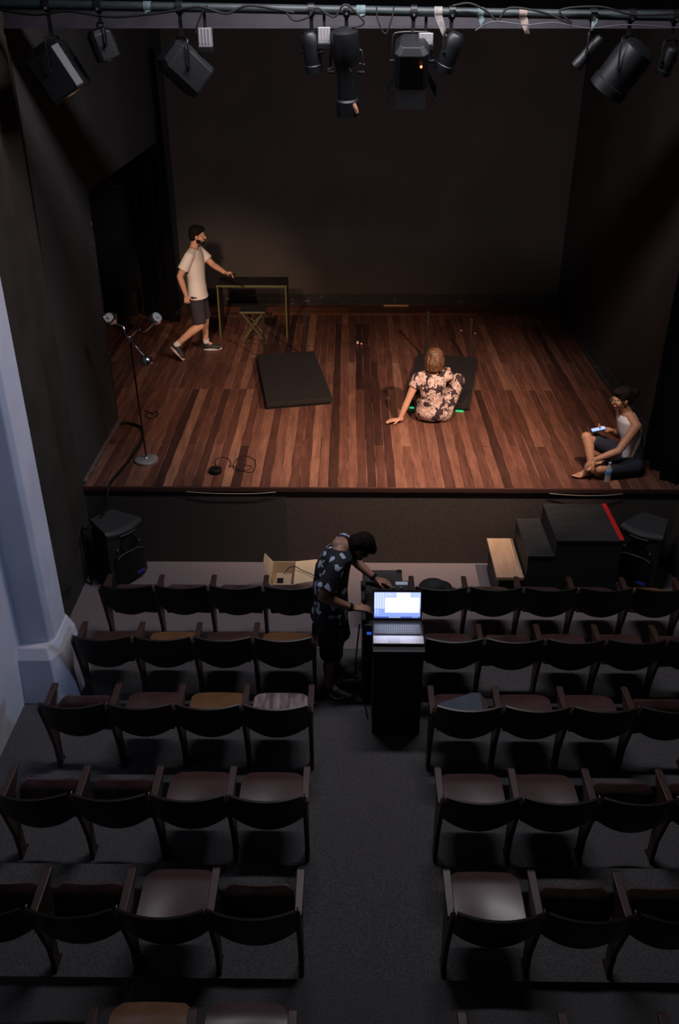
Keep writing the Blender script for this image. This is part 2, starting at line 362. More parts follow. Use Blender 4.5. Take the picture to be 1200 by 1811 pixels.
# wing furniture
wp = thing('flat_panel', 'tall black scenery flat standing in the dark left wing', 'panel', (-3.6, 13.85, ZS))
m = MB(); m.box((-3.56, 13.86, 1.83), (.74, .04, 1.86)); m.build('face', M_black, wp, bevel=.004)
m = MB(); m.box((-3.56, 13.82, 2.745), (.74, .05, .045)); m.build('rail', mat('paler_black', (.03, .03, .032), .5), wp, bevel=.003)  # slight light on the ledge put into its paler colour
for i, (x0, x1) in enumerate(((-3.97, -3.60), (-3.585, -3.26))):
    t = thing('storage_box', ['black wooden box in the left wing, left one of two side by side', 'black wooden box in the left wing, right one of two side by side'][i], 'box', ((x0+x1)/2, 13.5, ZS))
    m = MB(); m.box(((x0+x1)/2, 13.55, ZS+.17), (x1-x0-.01, .36, .34)); m.build('body', M_black, t, bevel=.004)
    m = MB(); m.box(((x0+x1)/2, 13.55, ZS+.35), (x1-x0, .38, .018)); m.build('lid', mat('paler_black', (.03, .03, .032), .5), t, bevel=.003)  # lid in a paler black than the body
# pale loose batten on the rear baseboard
m = MB(); a = at(678, 538.5, Y=YB-.09); b = at(722, 539, Y=YB-.09); m.box(((a.x+b.x)/2, YB-.09, ZS+.012), (b.x-a.x, .03, .02))
tag(m.build('wood_strip', mat('raw_wood', (.55, .30, .14), .6, noise=(30, (.62, .36, .18), .3, .7)), bevel=.002, origin=((a.x+b.x)/2, YB-.09, ZS)), 'short pale raw wood strip lying along the foot of the back wall', 'wood strip')

# ================================================================== CHAIRS
M_cb = mat('chair_back_varnish', (.008, .005, .004), .40, noise=(5, (.014, .008, .006), .3, .7, (1, 6, 6)), spec=.4)
M_cf = mat('chair_frame_wood', (.038, .018, .015), .42, noise=(9, (.062, .030, .024), .3, .7, (3, 1, 3)), spec=.4)
SEATM = {'red': mat('seat_red_brown', (.048, .021, .021), .42, noise=(4, (.080, .038, .037), .3, .75, (2, 2, 2)), coat=.35),
         'orange': mat('seat_orange_brown', (.15, .068, .030), .36, noise=(4, (.22, .11, .052), .3, .75, (2, 2, 2)), coat=.3),
         'pale': mat('seat_varnish_sheen', (.15, .10, .10), .26, noise=(2.5, (.40, .33, .33), .38, .68, (9, 1.5, 2)), coat=.6)}  # pale: whitish reflection streaks on the varnish painted into the colour
CW = .472
def seat_fn(w, l, wave=.012, wk=.9):
    def fn(u, v):
        # u across, v from rear to front; superellipse corners at the front, small at the rear
        y = l*v; e = 1
        if v > .72: e = (1-((v-.72)/.28)**2.6)**(1/2.6) if v < 1 else 0
        ww = w/2*(1-.16*(1-e)) if v < .98 else w/2*.70
        k = max(0, (v-.72)/.28); ww = w/2*((1-k**3.2)*.24+.76) if v > .72 else w/2
        if v < .1: ww = w/2*(.95+.5*v)
        s = 2*u-1; z = -wave*cos(s*pi*.9)*(.9-wk*v) + .010*sin(v*pi) - .02*max(0, v-.8)/.2
        return V((s*ww, y - .006*s*s*v, z)), V((0, 0, 1))
    return fn
def make_chair(name, down, col, ends):
    """ends: which side frames ('L','R','LR'); built at the origin, y=0 at the rear foot, facing +y"""
    t = thing(name, '', 'chair')
    def fb(u, v):
        s = 2*u-1; zb = .425+.085*s*s; zt = .765+.006*s*s; z = zb+(zt-zb)*v
        y = -.055 - .27*(z-.44) - .050*(1-s*s)
        return V((s*.222, y, z)), V((-.45*s*.2, .96, .27)).normalized()
    m = MB(); m.sheet(fb, 18, 8, .014); m.build('backrest', M_cb, t, smooth=True)
    fn = seat_fn(.405, .41 if down else .26, .012, .9 if down else 1.7); a = 0 if down else R(76); piv = V((0, -.02, .405)) if down else V((0, .075, .315))
    def fs(u, v):
        p, n = fn(u, v); Rm = Matrix.Rotation(a, 3, 'X'); q = Rm @ p
        return piv + q + V((0, .02 if not down else 0, 0.01 if down else -.01)), Rm @ n
    m = MB(); m.sheet(fs, 16, 16, .016); st = m.build('seat', SEATM[col], t, smooth=True)
    for s in (-1, 1):
        for yy in ((.09, .17) if down else (.05, .12)):
            p = piv + Matrix.Rotation(a, 3, 'X') @ V((s*.183, yy, .004)) + V((0, 0, .01 if down else -.01))
            n = Matrix.Rotation(a, 3, 'X') @ V((0, 0, 1)); m = MB(); m.cyl(p-n*.002, p+n*.011, .0055, n=10)
            if yy > .1 or s > 0: m.build('bolt', M_steel, st)
    for e in ends:
        s = -1 if e == 'L' else 1; xc = s*CW/2
        poly = [(-.135, .70), (-.105, .72), (-.055, .595), (.205, .595), (.205, .565), (.13, .50), (.10, .40), (.085, .22), (.08, .05), (.12, 0), (-.01, 0), (.005, .05), (-.005, .22), (-.055, .42)]
        m = MB(); m.prism(poly, 'x', xc-.014, xc+.014); fr = m.build('side_frame', M_cf, t, bevel=.003)
        m = MB(); m.rings([[V((xc+sx*.023*k, y, z+dz)) for sx, dz in ((-1, -.013), (1, -.013), (1, .013), (-1, .013))] for y, z, k in ((-.065, .612, .9), (.10, .617, 1), (.215, .62, 1), (.235, .612, .85))])
        m.build('armrest', M_cf, t, bevel=.004)
        m = MB(); m.tube([(xc, -.145, .70), (xc, -.12, .735), (xc, -.10, .74)], .005, sub=3); m.build('bracket', mat('bracket_metal', (.10, .08, .07), .4, .6), fr)
    m = MB(); m.box((0, .09, .375), (CW-.03, .03, .03)); m.build('crossbar', M_metal, t)
    return t
PROTO = {}
def copy_tree(o, parent=None):
    c = o.copy(); COL.objects.link(c)
    if parent: c.parent = parent
    for ch in [x for x in ALLCH[o.name]]: copy_tree(ch, c)
    return c
ALLCH = {}
def reg(o):
    ALLCH[o.name] = list(o.children)
    for c in o.children: reg(c)
ORD = ['first', 'second', 'third', 'fourth', 'fifth', 'sixth']
ROWY = [6.40, 5.60, 4.76, 3.89, 3.06, 2.22]
ARM_L = [-.255, -.262, -.256, -.252, -.250, -.245]         # x of the aisle armrest, left block
ARM_R = [.575, .60, .612, .588, .562, .55]
# seats listed from the aisle outward; D/U = down/tipped up, colour
SEATS_L = [['Ured', 'Ured', 'Ured', 'Ured'], ['Dorange', 'Dred', 'Dorange', 'Dred'], ['Dpale', 'Dorange', 'Dred', 'Ured'],
           ['Dred', 'Dred', 'Ured', 'Ured', 'Ured'], ['Ured', 'Dred', 'Ured', 'Ured'], ['Dred', 'Dorange', 'Ured']]
SEATS_R = [['Dred', 'Dred', 'Dred', 'Dred', 'Dorange'], ['Dred', 'Ured', 'Dred', 'Dred', 'Ured'], ['Dred', 'Dred', 'Dred', 'Ured'],
           ['Dred', 'Dred', 'Ured', 'Ured'], ['Dred', 'Ured', 'Ured'], ['Ured', 'Ured', 'Ured']]
SEATMAP = {}
for side, SS, ARM, sg in (('left', SEATS_L, ARM_L, -1), ('right', SEATS_R, ARM_R, 1)):
    for r, row in enumerate(SS):
        for i, code in enumerate(row):
            down = code[0] == 'D'; col = code[1:]
            if side == 'left' and r == 3 and i == 4: continue
            # every chair carries the frame on its outer side; the aisle chair carries both
            ends = 'LR' if i == 0 else ('L' if side == 'left' else 'R')
            key = (down, col, ends)
            loc = V((ARM[r] + sg*CW*(i+.5), ROWY[r], FLOORZ[r]))
            if key not in PROTO:
                c = make_chair('theatre_chair', down, col, ends); PROTO[key] = c; reg(c)
            else: c = copy_tree(PROTO[key])
            c.matrix_basis = Matrix.Translation(loc); c.location = loc
            look_ = ('folded-down ' + {'red': 'reddish-brown', 'orange': 'orange-brown', 'pale': 'sheen-streaked'}[col] + ' seat') if down else 'tipped-up dark seat'
            place = ('at the aisle' if i == 0 else ORD[i] + ' from aisle')
            c['label'] = f"chair with {look_}, {side} block, {ORD[r]} row from stage, {place}"
            c['category'] = 'chair'; c['group'] = f'{ORD[r]} row of theatre chairs {side} of the aisle'
            SEATMAP[(side, r, i)] = loc
# ================================================================== STAGE OBJECTS
M_plat = mat('platform_cover', (.008, .006, .007), .85, noise=(30, (.015, .011, .012), .3, .7))
M_post = mat('post_paint', (.012, .008, .007), .6)
def platform(label, BL, BR, TR, TL, posts):
    t = thing('low_platform', label, 'platform', ((BL[0]+BR[0])/2, BL[1], ZS))
    P4 = [BL, BR, TR, TL]; c = [sum(p[i] for p in P4)/4 for i in (0, 1)]
    m = MB(); m.rings([[V((p[0], p[1], ZS+.035)) for p in P4], [V((p[0], p[1], ZS+.095)) for p in P4]]); m.build('top', M_plat, t, bevel=.008)
    sh = [(c[0]+(p[0]-c[0])*.95, c[1]+(p[1]-c[1])*.97) for p in P4]
    m = MB(); m.rings([[V((*p, ZS)) for p in sh], [V((*p, ZS+.037)) for p in sh]]); m.build('base', M_black, t)
    for (x, y, h) in posts:
        m = MB(); m.box((x, y, ZS+h/2), (.032, .032, h)); m.build('post', M_post, t, bevel=.003)
    return t
platform('low black platform with thin posts in the middle of the stage, near the folding stool', (-.97, 9.72), (-.185, 9.90), (-.47, 11.56), (-1.24, 11.40), [(-1.14, 11.46, .62), (-.59, 11.60, .63)])
pl2 = platform('low black platform with green light beneath it, in front of the seated woman', (.66, 9.83), (1.44, 9.70), (1.73, 11.30), (.95, 11.50), [(1.06, 11.52, .66), (1.62, 11.36, .62)])
M_green = mat('green_light', (0, .3, .1), .5, emit=((.05, 1, .35), .6))
for x0, x1 in ((.74, .79), (1.28, 1.37)):
    m = MB(); ya = 9.83-.13*(x0-.66)/.78; yb = 9.83-.13*(x1-.66)/.78
    m.rings([[V((x0, ya-.012, z)), V((x1, yb-.012, z)), V((x1, yb+.008, z)), V((x0, ya+.008, z))] for z in (ZS+.001, ZS+.014)]); m.build('green_lamp', M_green, pl2)
# ---- table with waterfall sides
M_tbl = mat('table_black', (.013, .012, .013), .45, noise=(12, (.022, .020, .02), .3, .7)); M_edge = mat('yellow_green_edge', (.115, .115, .025), .6)
TX0, TX1, TY0, TY1, TZ = -1.87, -.88, 12.40, 12.84, 1.66
t = thing('table', 'narrow black table with yellow-green edges near the back wall', 'table', ((TX0+TX1)/2, (TY0+TY1)/2, ZS))
m = MB(); m.box(((TX0+TX1)/2, (TY0+TY1)/2, TZ-.015), (TX1-TX0, TY1-TY0, .03)); top = m.build('tabletop', M_tbl, t)
m = MB(); m.box(((TX0+TX1)/2, TY0-.004, TZ-.015), (TX1-TX0+.01, .008, .026)); m.build('edge_band', M_edge, top)
for x in (TX0+.012, TX1-.012):
    m = MB(); m.box((x, (TY0+TY1)/2, (ZS+TZ-.03)/2), (.024, TY1-TY0, TZ-.03-ZS)); s = m.build('side_panel', M_tbl, t)
    m = MB(); m.box((x, TY0-.004, (ZS+TZ-.03)/2), (.020, .008, TZ-.03-ZS)); m.build('edge_band', M_edge, s)
# ---- folding stool
sx0, sx1, sy0, sy1 = -1.53, -1.17, 12.12, 12.42; sz = 1.365
t = thing('folding_stool', 'black folding stool with crossed yellow-green edged legs in front of the table', 'stool', ((sx0+sx1)/2, 12.27, ZS))
m = MB(); m.box(((sx0+sx1)/2, 12.27, sz-.02), (sx1-sx0, sy1-sy0, .035)); s = m.build('seat', M_tbl, t, bevel=.008)
m = MB(); m.box(((sx0+sx1)/2, sy0-.004, sz-.02), (sx1-sx0, .008, .012)); m.build('edge_band', M_edge, s)
for a, b, dy in ((sx0+.03, sx1-.01, 0), (sx1-.03, sx0+.01, .03)):
    for y in (sy0+.02+dy, sy1-.05+dy):
        d = V((b-a, 0, ZS-sz+.03)); L = d.length; Rm = Matrix.Rotation(-math.atan2(d.z, d.x), 3, 'Y')
        m = MB(); m.box(((a+b)/2, y, (sz-.03+ZS)/2+.006), (L, .02, .03), Rm); lg = m.build('leg', M_tbl, t)
        m = MB(); m.box(((a+b)/2, y-.012, (sz-.03+ZS)/2+.006), (L, .004, .014), Rm); m.build('edge_band', M_edge, lg)
# ---- chrome three-headed floor lamp
LX, LY = -2.13, 8.36
t = thing('floor_lamp', 'chrome floor lamp with three globe heads at the left of the stage', 'lamp', (LX, LY, ZS))
m = MB(); m.lathe([(.118, 0), (.122, .006), (.122, .028), (.112, .036), (.02, .040), (.012, .055), (.010, .056)], (LX, LY, ZS), n=40); m.build('base', M_brush, t, smooth=True)
m = MB(); m.cyl((LX, LY, ZS+.04), (LX-.02, LY, 2.22), .0095); pole = m.build('pole', mat('dark_bronze_pole', (.05, .03, .025), .35, .6), t, smooth=True)
m = MB(); m.lathe([(.010, -.03), (.020, -.02), (.020, .02), (.008, .035)], (LX-.02, LY, 2.24)); m.build('joint', M_chrome, pole, smooth=True)
heads = [((-2.31, 8.34, 2.455), (-.15, -.75, .62), [(LX-.03, LY, 2.25), (-2.18, 8.33, 2.31), (-2.20, 8.35, 2.37), (-2.29, 8.36, 2.40)]),
         ((-1.885, 8.40, 2.44), (.55, -.5, .55), [(LX-.01, LY, 2.27), (-2.08, 8.40, 2.32), (-2.00, 8.36, 2.32), (-1.91, 8.40, 2.39)]),
         ((-1.985, 8.26, 2.05), (.3, -.3, -.75), [(LX-.02, LY, 2.24), (-2.09, 8.30, 2.20), (-2.04, 8.28, 2.14), (-2.00, 8.27, 2.10)])]
for c, d, arm in heads:
    X, Y_, D = frame(V(d)); Rm = Matrix((X, Y_, D)).transposed(); c = V(c)
    m = MB(); m.tube(arm, .007); m.build('arm', M_chrome, t, smooth=True)
    pr = [(.066*sin(R(a)), -.066*cos(R(a))) for a in range(4, 131, 9)]; pr2 = [(r*.94, z*.94) for r, z in pr[::-1]]
    m = MB(); m.lathe(pr+pr2, c, n=28, Rm=Rm); s = m.build('lamp_shade', M_chrome, t, smooth=True)
    m = MB(); m.lathe([(.001, .020), (.048, .022), (.052, .028), (.048, .034), (.001, .036)], c, Rm=Rm); m.build('reflector', mat('lamp_white_inside', (.8, .8, .8), .35), s, smooth=True)
    m = MB(); m.ell(c+Rm@V((0, 0, .038)), (.018, .018, .014)); m.build('bulb', M_white, s, smooth=True)
# ---- cables and small things on the stage floor
def cable(label, pts, r, m=M_rubber, cat='cable', name='cable', z=None, group=None, sub=6):
    pts = [V(p) if len(p) == 3 else at(p[0], p[1], z=z+r) for p in pts]
    mb = MB(); mb.tube(pts, r, n=8, sub=sub); o = mb.build(name, m, smooth=True, origin=pts[0]); tag(o, label, cat, group); return o
t = thing('tape_reel', 'small black cable reel lying near the front edge of the stage', 'reel', at(381, 832, z=ZS))
c = at(381, 836, z=ZS)
m = MB(); m.lathe([(.022, .0), (.06, 0), (.066, .01), (.066, .045), (.06, .052), (.022, .052), (.022, 0)], c, n=30); m.build('ring', M_rubber, t, smooth=True)
m = MB(); m.lathe([(.001, .004), (.02, .004), (.02, .045), (.001, .045)], c, n=20); m.build('hub', M_metal, t)
cable('thin black cable curling beside the small black reel on the stage', [(384, 829), (380, 815), (392, 809), (404, 812), (408, 820), (405, 826), (412, 824), (425, 832), (445, 835), (452, 824), (448, 812), (430, 806), (418, 813), (412, 824), (417, 832), (438, 831), (444, 825), (430, 822)], .004, z=ZS)
cable('small tangle of black cable on the floor behind the lamp pole', [(257, 726), (266, 730), (276, 728), (279, 734), (268, 740), (258, 737), (262, 730), (272, 733)], .006, z=ZS)
cable('thin cable running across the stage in front of the table', [(395, 603), (425, 606), (470, 609), (510, 611), (545, 612), (580, 611), (610, 608), (630, 608)], .003, z=ZS)
cable('thin pale cable trailing between the small box and the right platform', [(642, 609), (665, 613), (680, 618), (695, 617), (707, 623), (725, 624)], .003, mat('worn_brown_cable', (.10, .05, .04), .6), z=ZS)
c = at(635, 609, z=ZS); t = thing('power_adapter', 'small black and white adapter on the floor between the platforms', 'adapter', c)
m = MB(); m.box(c+V((.02, 0, .02)), (.075, .05, .04)); m.build('body', M_rubber, t, bevel=.008)
m = MB(); m.box(c+V((-.025, -.01, .03)), (.03, .045, .035)); m.build('plug', M_white, t, bevel=.005)
m = MB(); m.cyl(c+V((.03, -.026, .02)), c+V((.03, -.030, .02)), .012); m.build('red_light', mat('red_light', (.5, .05, .02), .4, emit=((1, .15, .05), .8)), t)
for k, (u, v, lb) in enumerate(((815, 585, 'small paper scrap on the stage just left of the platform post'), (840, 590, 'small paper scrap on the stage right of the platform post'), (247, 583, 'small white scrap on the stage between the lamp heads'))):
    c = at(u, v, z=ZS); m = MB(); m.box(c+V((0, 0, .006)), (.03, .018, .01), Matrix.Rotation(k, 3, 'Z')); tag(m.build('paper_scrap', M_white, origin=c), lb, 'paper')
# thick cable over the left corner of the stage down to the loudspeaker
e0 = V((-2.60, 9.28, ZS+.03))
cable('thick black cable curving over the left stage edge down to the floor speaker', [e0, (-2.52, 9.30, ZS+.02), (-2.36, 9.18, ZS+.02), (-2.28, 8.9, ZS+.02), (-2.30, 8.45, ZS+.02), (-2.36, 8.05, ZS+.02), (-2.39, 7.80, ZS+.02), (-2.40, 7.70, ZS-.06), (-2.44, 7.62, .70), (-2.51, 7.52, .62), (-2.57, 7.42, .62), (-2.60, 7.36, .72), (-2.605, 7.34, .95), (-2.605, 7.4, 1.5)], .014)
cable('thin black cable running up the left wall beside the cloth drape', [(-2.64, 7.66, 5.8), (-2.64, 7.66, 4.0), (-2.64, 7.60, 2.6), (-2.63, 7.5, 1.6), (-2.62, 7.42, .9), (-2.61, 7.40, .3), (-2.58, 7.36, .02)], .012)
cable('white wire drooping under the stage edge at the left', [(-1.62, 7.775, ZS-.045), (-1.4, 7.765, ZS-.055), (-1.1, 7.765, ZS-.06), (-.9, 7.765, ZS-.055), (-.72, 7.775, ZS-.045)], .0035, mat('pale_wire', (.35, .30, .25), .5))
cable('white wire drooping under the stage edge at the right', [(2.02, 7.775, ZS-.045), (2.2, 7.765, ZS-.055), (2.4, 7.765, ZS-.062), (2.6, 7.765, ZS-.055), (2.75, 7.775, ZS-.045)], .0035, MATS['pale_wire'])
# ---- bottle
bx_, by_ = 2.63, 7.95
M_pet = mat('clear_plastic', (.85, .9, .95), .12, trans=.75)
t = thing('water_bottle', 'clear plastic water bottle with blue label at the stage edge', 'bottle', (bx_, by_, ZS))
m = MB(); m.lathe([(.020, 0), (.031, .004), (.032, .02), (.030, .05), (.032, .08), (.032, .14), (.029, .155), (.018, .180), (.012, .192), (.012, .205)], (bx_, by_, ZS)); m.build('body', M_pet, t, smooth=True)
m = MB(); m.lathe([(.0325, .09), (.0335, .092), (.0335, .138), (.0325, .140)], (bx_, by_, ZS)); m.build('label_band', mat('blue_label', (.03, .16, .45), .4, noise=(40, (.2, .4, .7), .5, .6)), t, smooth=True)
m = MB(); m.lathe([(.014, .203), (.015, .205), (.015, .220), (.001, .222)], (bx_, by_, ZS)); m.build('cap', mat('pale_blue_cap', (.35, .45, .6), .4), t, smooth=True)

# ================================================================== BELOW THE STAGE
# ---- black steps and wooden-topped box
M_stepb = mat('step_black', (.018, .019, .020), .5, noise=(3, (.032, .033, .035), .3, .7, (1, 3, 1)))
M_steps = mat('step_side', (.022, .019, .019), .7)
t = thing('stage_steps', 'large black two-level step block with a red strip against the stage', 'steps', (2.13, 7.3, 0))
m = MB(); m.box((2.25, 7.33, .385), (.61, .69, .77)); m.build('upper_block', M_steps, t, bevel=.004)
m = MB(); m.box((2.25, 7.33, .782), (.62, .70, .024)); ub = m.build('upper_tread', M_stepb, t, bevel=.004)
m = MB(); m.box((2.545, 7.33, .7965), (.045, .69, .006)); m.build('red_strip', mat('red_tape', (.55, .015, .02), .5), ub)
m = MB(); m.box((1.82, 7.33, .30), (.245, .69, .60)); m.build('lower_block', M_steps, t, bevel=.004)
m = MB(); m.box((1.815, 7.33, .612), (.25, .70, .024)); m.build('lower_tread', M_stepb, t, bevel=.004)
t = thing('step_box', 'low step box with a bare pale wooden top beside the black steps', 'box', (1.55, 7.33, 0))
m = MB(); m.box((1.56, 7.33, .17), (.22, .66, .34)); m.build('body', M_black, t)
m = MB(); m.box((1.55, 7.33, .365), (.26, .71, .035)); m.build('top_board', mat('pale_plywood', (.42, .27, .17), .6, noise=(3, (.55, .38, .26), .3, .75, (6, 1, 1))), t, bevel=.003)
# ---- floor loudspeakers
def speaker(label, A, B, loc):
    """A, B: floor points under the two front corners; front faces the audience aisle"""
    A = V((*A, 0)); B = V((*B, 0)); X = (B-A).normalized(); N = V((X.y, -X.x, 0)); W = (B-A).length; c = (A+B)/2
    t = thing('loudspeaker', label, 'speaker', (c.x, c.y, 0))
    def sec(z, bul, lean, k=1): 
        q = []
        for s in [i/8 for i in range(-8, 9)]: q.append(c + X*(s*W/2*k) + N*(bul*(1-s*s)+lean) + V((0, 0, z)))
        q += [c + X*(W*.31) - N*.36 + V((0, 0, z)), c - X*(W*.31) - N*.36 + V((0, 0, z))]
        return q
    M_cab = mat('speaker_cabinet', (.012, .012, .013), .55, noise=(80, (.02, .02, .022), .3, .7), bump=(120, .3))
    m = MB(); m.rings([sec(0, .02, -.03, .96), sec(.05, .045, 0), sec(.56, .045, 0), sec(.62, .05, .01)]); m.build('cabinet', M_cab, t, bevel=.006)
    m = MB(); m.rings([sec(.62, .055, .014), sec(.645, .05, .006), sec(.66, .03, -.02, .97)]); m.build('top_cap', mat('speaker_top', (.035, .035, .038), .5), t, bevel=.004)
    m = MB(); m.sheet(lambda u, v: (c + X*((u-.5)*W*.80) + N*(.047*(1-((u-.5)*1.6)**2)+.006) + V((0, 0, .07+.30*v)), N), 12, 4, .008); m.build('grille', M_metal, t, smooth=True)
    hc = c + N*.052 + V((0, 0, .47))
    m = MB(); m.lathe([(.09, -.004), (.10, .004), (.09, .008), (.03, -.02), (.001, -.02)], hc, Rm=Matrix((X, V((0, 0, 1)), N)).transposed()); m.build('horn', M_metal, t, smooth=True)
    m = MB(); m.tube([hc+X*-.15+V((0, 0, -.11)), hc+X*-.09+V((0, 0, -.085)), hc+V((0, 0, -.075))+N*.012, hc+X*.09+V((0, 0, -.085)), hc+X*.15+V((0, 0, -.11))], .006); m.build('trim_bar', mat('grey_plastic', (.08, .08, .085), .4), t, smooth=True)
    m = MB(); m.tube([hc+X*-.09+V((0, 0, .125)), hc+V((0, 0, .13))+N*.02, hc+X*.09+V((0, 0, .125))], .007); m.build('handle', MATS['grey_plastic'], t, smooth=True)
    for sx in (-.13, .13):
        m = MB(); m.cyl(hc+X*sx-N*.03+V((0, 0, -.02)), hc+X*sx-N*.008+V((0, 0, -.02)), .012); m.build('knob', MATS['grey_plastic'], t)
    m = MB(); m.box(c+X*.10+N*.052+V((0, 0, .10)), (.09, .01, .028), Matrix((X, N, V((0, 0, 1)))).transposed()); m.build('badge', mat('blue_badge', (.04, .06, .45), .5), t)
speaker('black loudspeaker on the floor at the left of the stage front', (-2.34, 7.26), (-2.06, 7.60), None)
speaker('black loudspeaker on the floor at the right, beyond the black steps', (2.70, 7.53), (3.04, 7.27), None)
# ---- open carton
M_card = mat('cardboard', (.62, .48, .31), .85, noise=(6, (.72, .57, .38), .3, .7)); M_cardi = mat('cardboard_inside', (.30, .22, .13), .9)
x0, x1, y0, y1, hz = -.74, -.51, 6.97, 7.37, .29
t = thing('cardboard_box', 'open cardboard box holding a beige device behind the first left row', 'box', ((x0+x1)/2, (y0+y1)/2, 0))
for c, s in ((((x0+x1)/2, y0, hz/2), (x1-x0, .006, hz)), (((x0+x1)/2, y1, hz/2), (x1-x0, .006, hz)), ((x0, (y0+y1)/2, hz/2), (.006, y1-y0, hz)), ((x1, (y0+y1)/2, hz/2), (.006, y1-y0, hz)), (((x0+x1)/2, (y0+y1)/2, .004), (x1-x0, y1-y0, .006))):
    m = MB(); m.box(c, s); m.build('side' if c[2] > .01 else 'bottom', M_card, t)
def flap(a, b, d, L, taper=0):
    a = V(a); b = V(b); d = V(d).normalized()*L; e = (b-a)*taper; n = (b-a).cross(d).normalized()*.0025
    q = [a, b, b+d-e, a+d+e]; m = MB(); m.rings([[p-n for p in q], [p+n for p in q]]); m.build('flap', M_card, t)
flap((x1, y0, hz), (x1, y1, hz), (.95, .05, .12), .215, .03); flap((x0, y0, hz), (x0, y1, hz), (-.30, -.05, .95), .20, .34)
dv = thing('packed_device', 'beige device with a slot packed inside the open cardboard box', 'device', (-.63, 7.15, .01))
m = MB(); m.box((-.62, 7.13, .125), (.16, .24, .23)); m.build('body', mat('beige_plastic', (.45, .36, .26), .5), dv, bevel=.012)
m = MB(); m.box((-.65, 7.10, .243), (.06, .08, .01)); m.build('slot', M_rubber, dv)
cable('thin dark cable lying over the open cardboard flap', [(-.62, 7.20, .262), (-.56, 7.22, .32), (-.50, 7.21, .33), (-.44, 7.16, .325), (-.37, 7.10, .335), (-.33, 7.05, .345), (-.29, 7.0, .33), (-.265, 6.96, .24)], .004)
# ---- flight case in the aisle
M_case = mat('case_grey', (.028, .026, .03), .6, noise=(10, (.045, .042, .048), .3, .7))
t = thing('flight_case', 'dark grey equipment case with black corners standing in front of the operator', 'case', (.33, 6.82, 0))
m = MB(); m.box((.33, 6.82, .215), (.36, .32, .41)); m.build('body', M_black, t, bevel=.006)
m = MB(); m.box((.33, 6.82, .435), (.37, .33, .035)); ld = m.build('lid', M_case, t, bevel=.006)
for sx in (-1, 1):
    for sy in (-1, 1):
        m = MB(); m.box((.33+sx*.162, 6.82+sy*.142, .44), (.05, .05, .036)); m.build('corner', M_rubber, ld, bevel=.006)
m = MB(); m.tube([(.28, 6.80, .455), (.30, 6.80, .475), (.35, 6.81, .475), (.37, 6.81, .455)], .006); m.build('handle', M_rubber, ld, smooth=True)
# ---- lectern, laptop
lx0, lx1, ly0, ly1, lz0, lz1 = .190, .580, 5.13, 5.50, .14, .965
t = thing('lectern', 'tall black lectern in the aisle carrying the open laptop', 'lectern', ((lx0+lx1)/2, (ly0+ly1)/2, lz0))
M_lec = mat('lectern_black', (.006, .006, .008), .7, noise=(10, (.010, .010, .013), .3, .7))
m = MB(); m.box(((lx0+lx1)/2, (ly0+ly1)/2, (lz0+lz1-.05)/2), (lx1-lx0-.02, ly1-ly0-.02, lz1-lz0-.05)); m.build('body', M_lec, t, bevel=.004)
m = MB(); m.box(((lx0+lx1)/2, (ly0+ly1)/2, lz1-.018), (lx1-lx0, ly1-ly0, .036)); m.build('top', mat('lectern_top', (.02, .02, .024), .5), t, bevel=.004)
lap = thing('laptop', 'open laptop with a bright blue-white screen on the lectern', 'laptop', (.39, 5.33, lz1))
M_lapd = mat('laptop_dark', (.035, .033, .036), .4, .3); M_lapl = mat('laptop_silver', (.55, .50, .50), .4, .3)
bx0, bx1, by0, by1, bz = .195, .575, 5.19, 5.47, lz1+.004
m = MB(); m.box(((bx0+bx1)/2, (by0+by1)/2, bz+.010), (bx1-bx0, by1-by0, .02)); base = m.build('base', M_lapd, lap, bevel=.006)
m = MB(); m.box(((bx0+bx1)/2, by0+.048, bz+.0215), (bx1-bx0-.004, .090, .003)); pr = m.build('palm_rest', M_lapl, lap, bevel=.001)
m = MB(); m.box((bx0+.155, by0+.045, bz+.0236), (.095, .06, .0015)); m.build('touchpad', mat('touchpad', (.46, .42, .42), .35, .3), pr)
m = MB(); m.box(((bx0+bx1)/2, by0+.17, bz+.0208), (bx1-bx0-.03, .118, .0022)); kb = m.build('keyboard', M_rubber, lap)
keys = MB()
for r_ in range(6):
    n_ = 20
    for k_ in range(n_):
        if r_ == 5 and k_ in (5, 6, 7, 8): continue
        keys.box((bx0+.024+.0174*k_, by0+.218-.0186*r_, bz+.0238), (.0145, .0155, .003))
    if r_ == 5: keys.box((bx0+.024+.0174*6.5, by0+.218-.0186*r_, bz+.0238), (.066, .0155, .003))
kk = keys.build('keys', mat('key_grey', (.09, .085, .09), .5), kb); kk['kind'] = 'stuff'
# screen, tilted back
ta = R(17); su = V((0, sin(ta), cos(ta))); sn = V((0, -cos(ta), sin(ta))); so = V(((bx0+bx1)/2, by1+.002, bz+.024)); Rs = Matrix((V((1, 0, 0)), su, sn)).transposed(); SW, SHH = .378, .246
def scr(name, x, y, wd, ht, dep, th, mm, par):   # x,y measured from the lower left of the lid
    m = MB(); m.box(so + Rs@V((x-SW/2+wd/2, y+ht/2, dep)), (wd, ht, th), Rs); return m.build(name, mm, par)
lid = scr('screen_lid', 0, 0, SW, SHH, -.004, .010, M_lapd, lap)
def em(n, c, s): return mat(n, (.02, .02, .02), .4, emit=(c, s))
E = 1.35
disp = scr('display', .012, .022, .354, .206, .0018, .002, em('desktop_blue', (.22, .32, .95), E), lid)
scr('desktop_glow', .012, .10, .354, .128, .0032, .0008, em('desktop_pale', (.42, .50, 1), E), lid)
scr('window', .095, .066, .262, .120, .0045, .001, em('window_white', (.93, .95, 1), E), lid)
scr('window_bar', .182, .188, .105, .038, .0045, .001, em('window_bar_white', (.78, .82, 1), E), lid)
scr('taskbar', .012, .022, .354, .012, .0045, .001, em('taskbar_blue', (.05, .08, .32), E), lid)
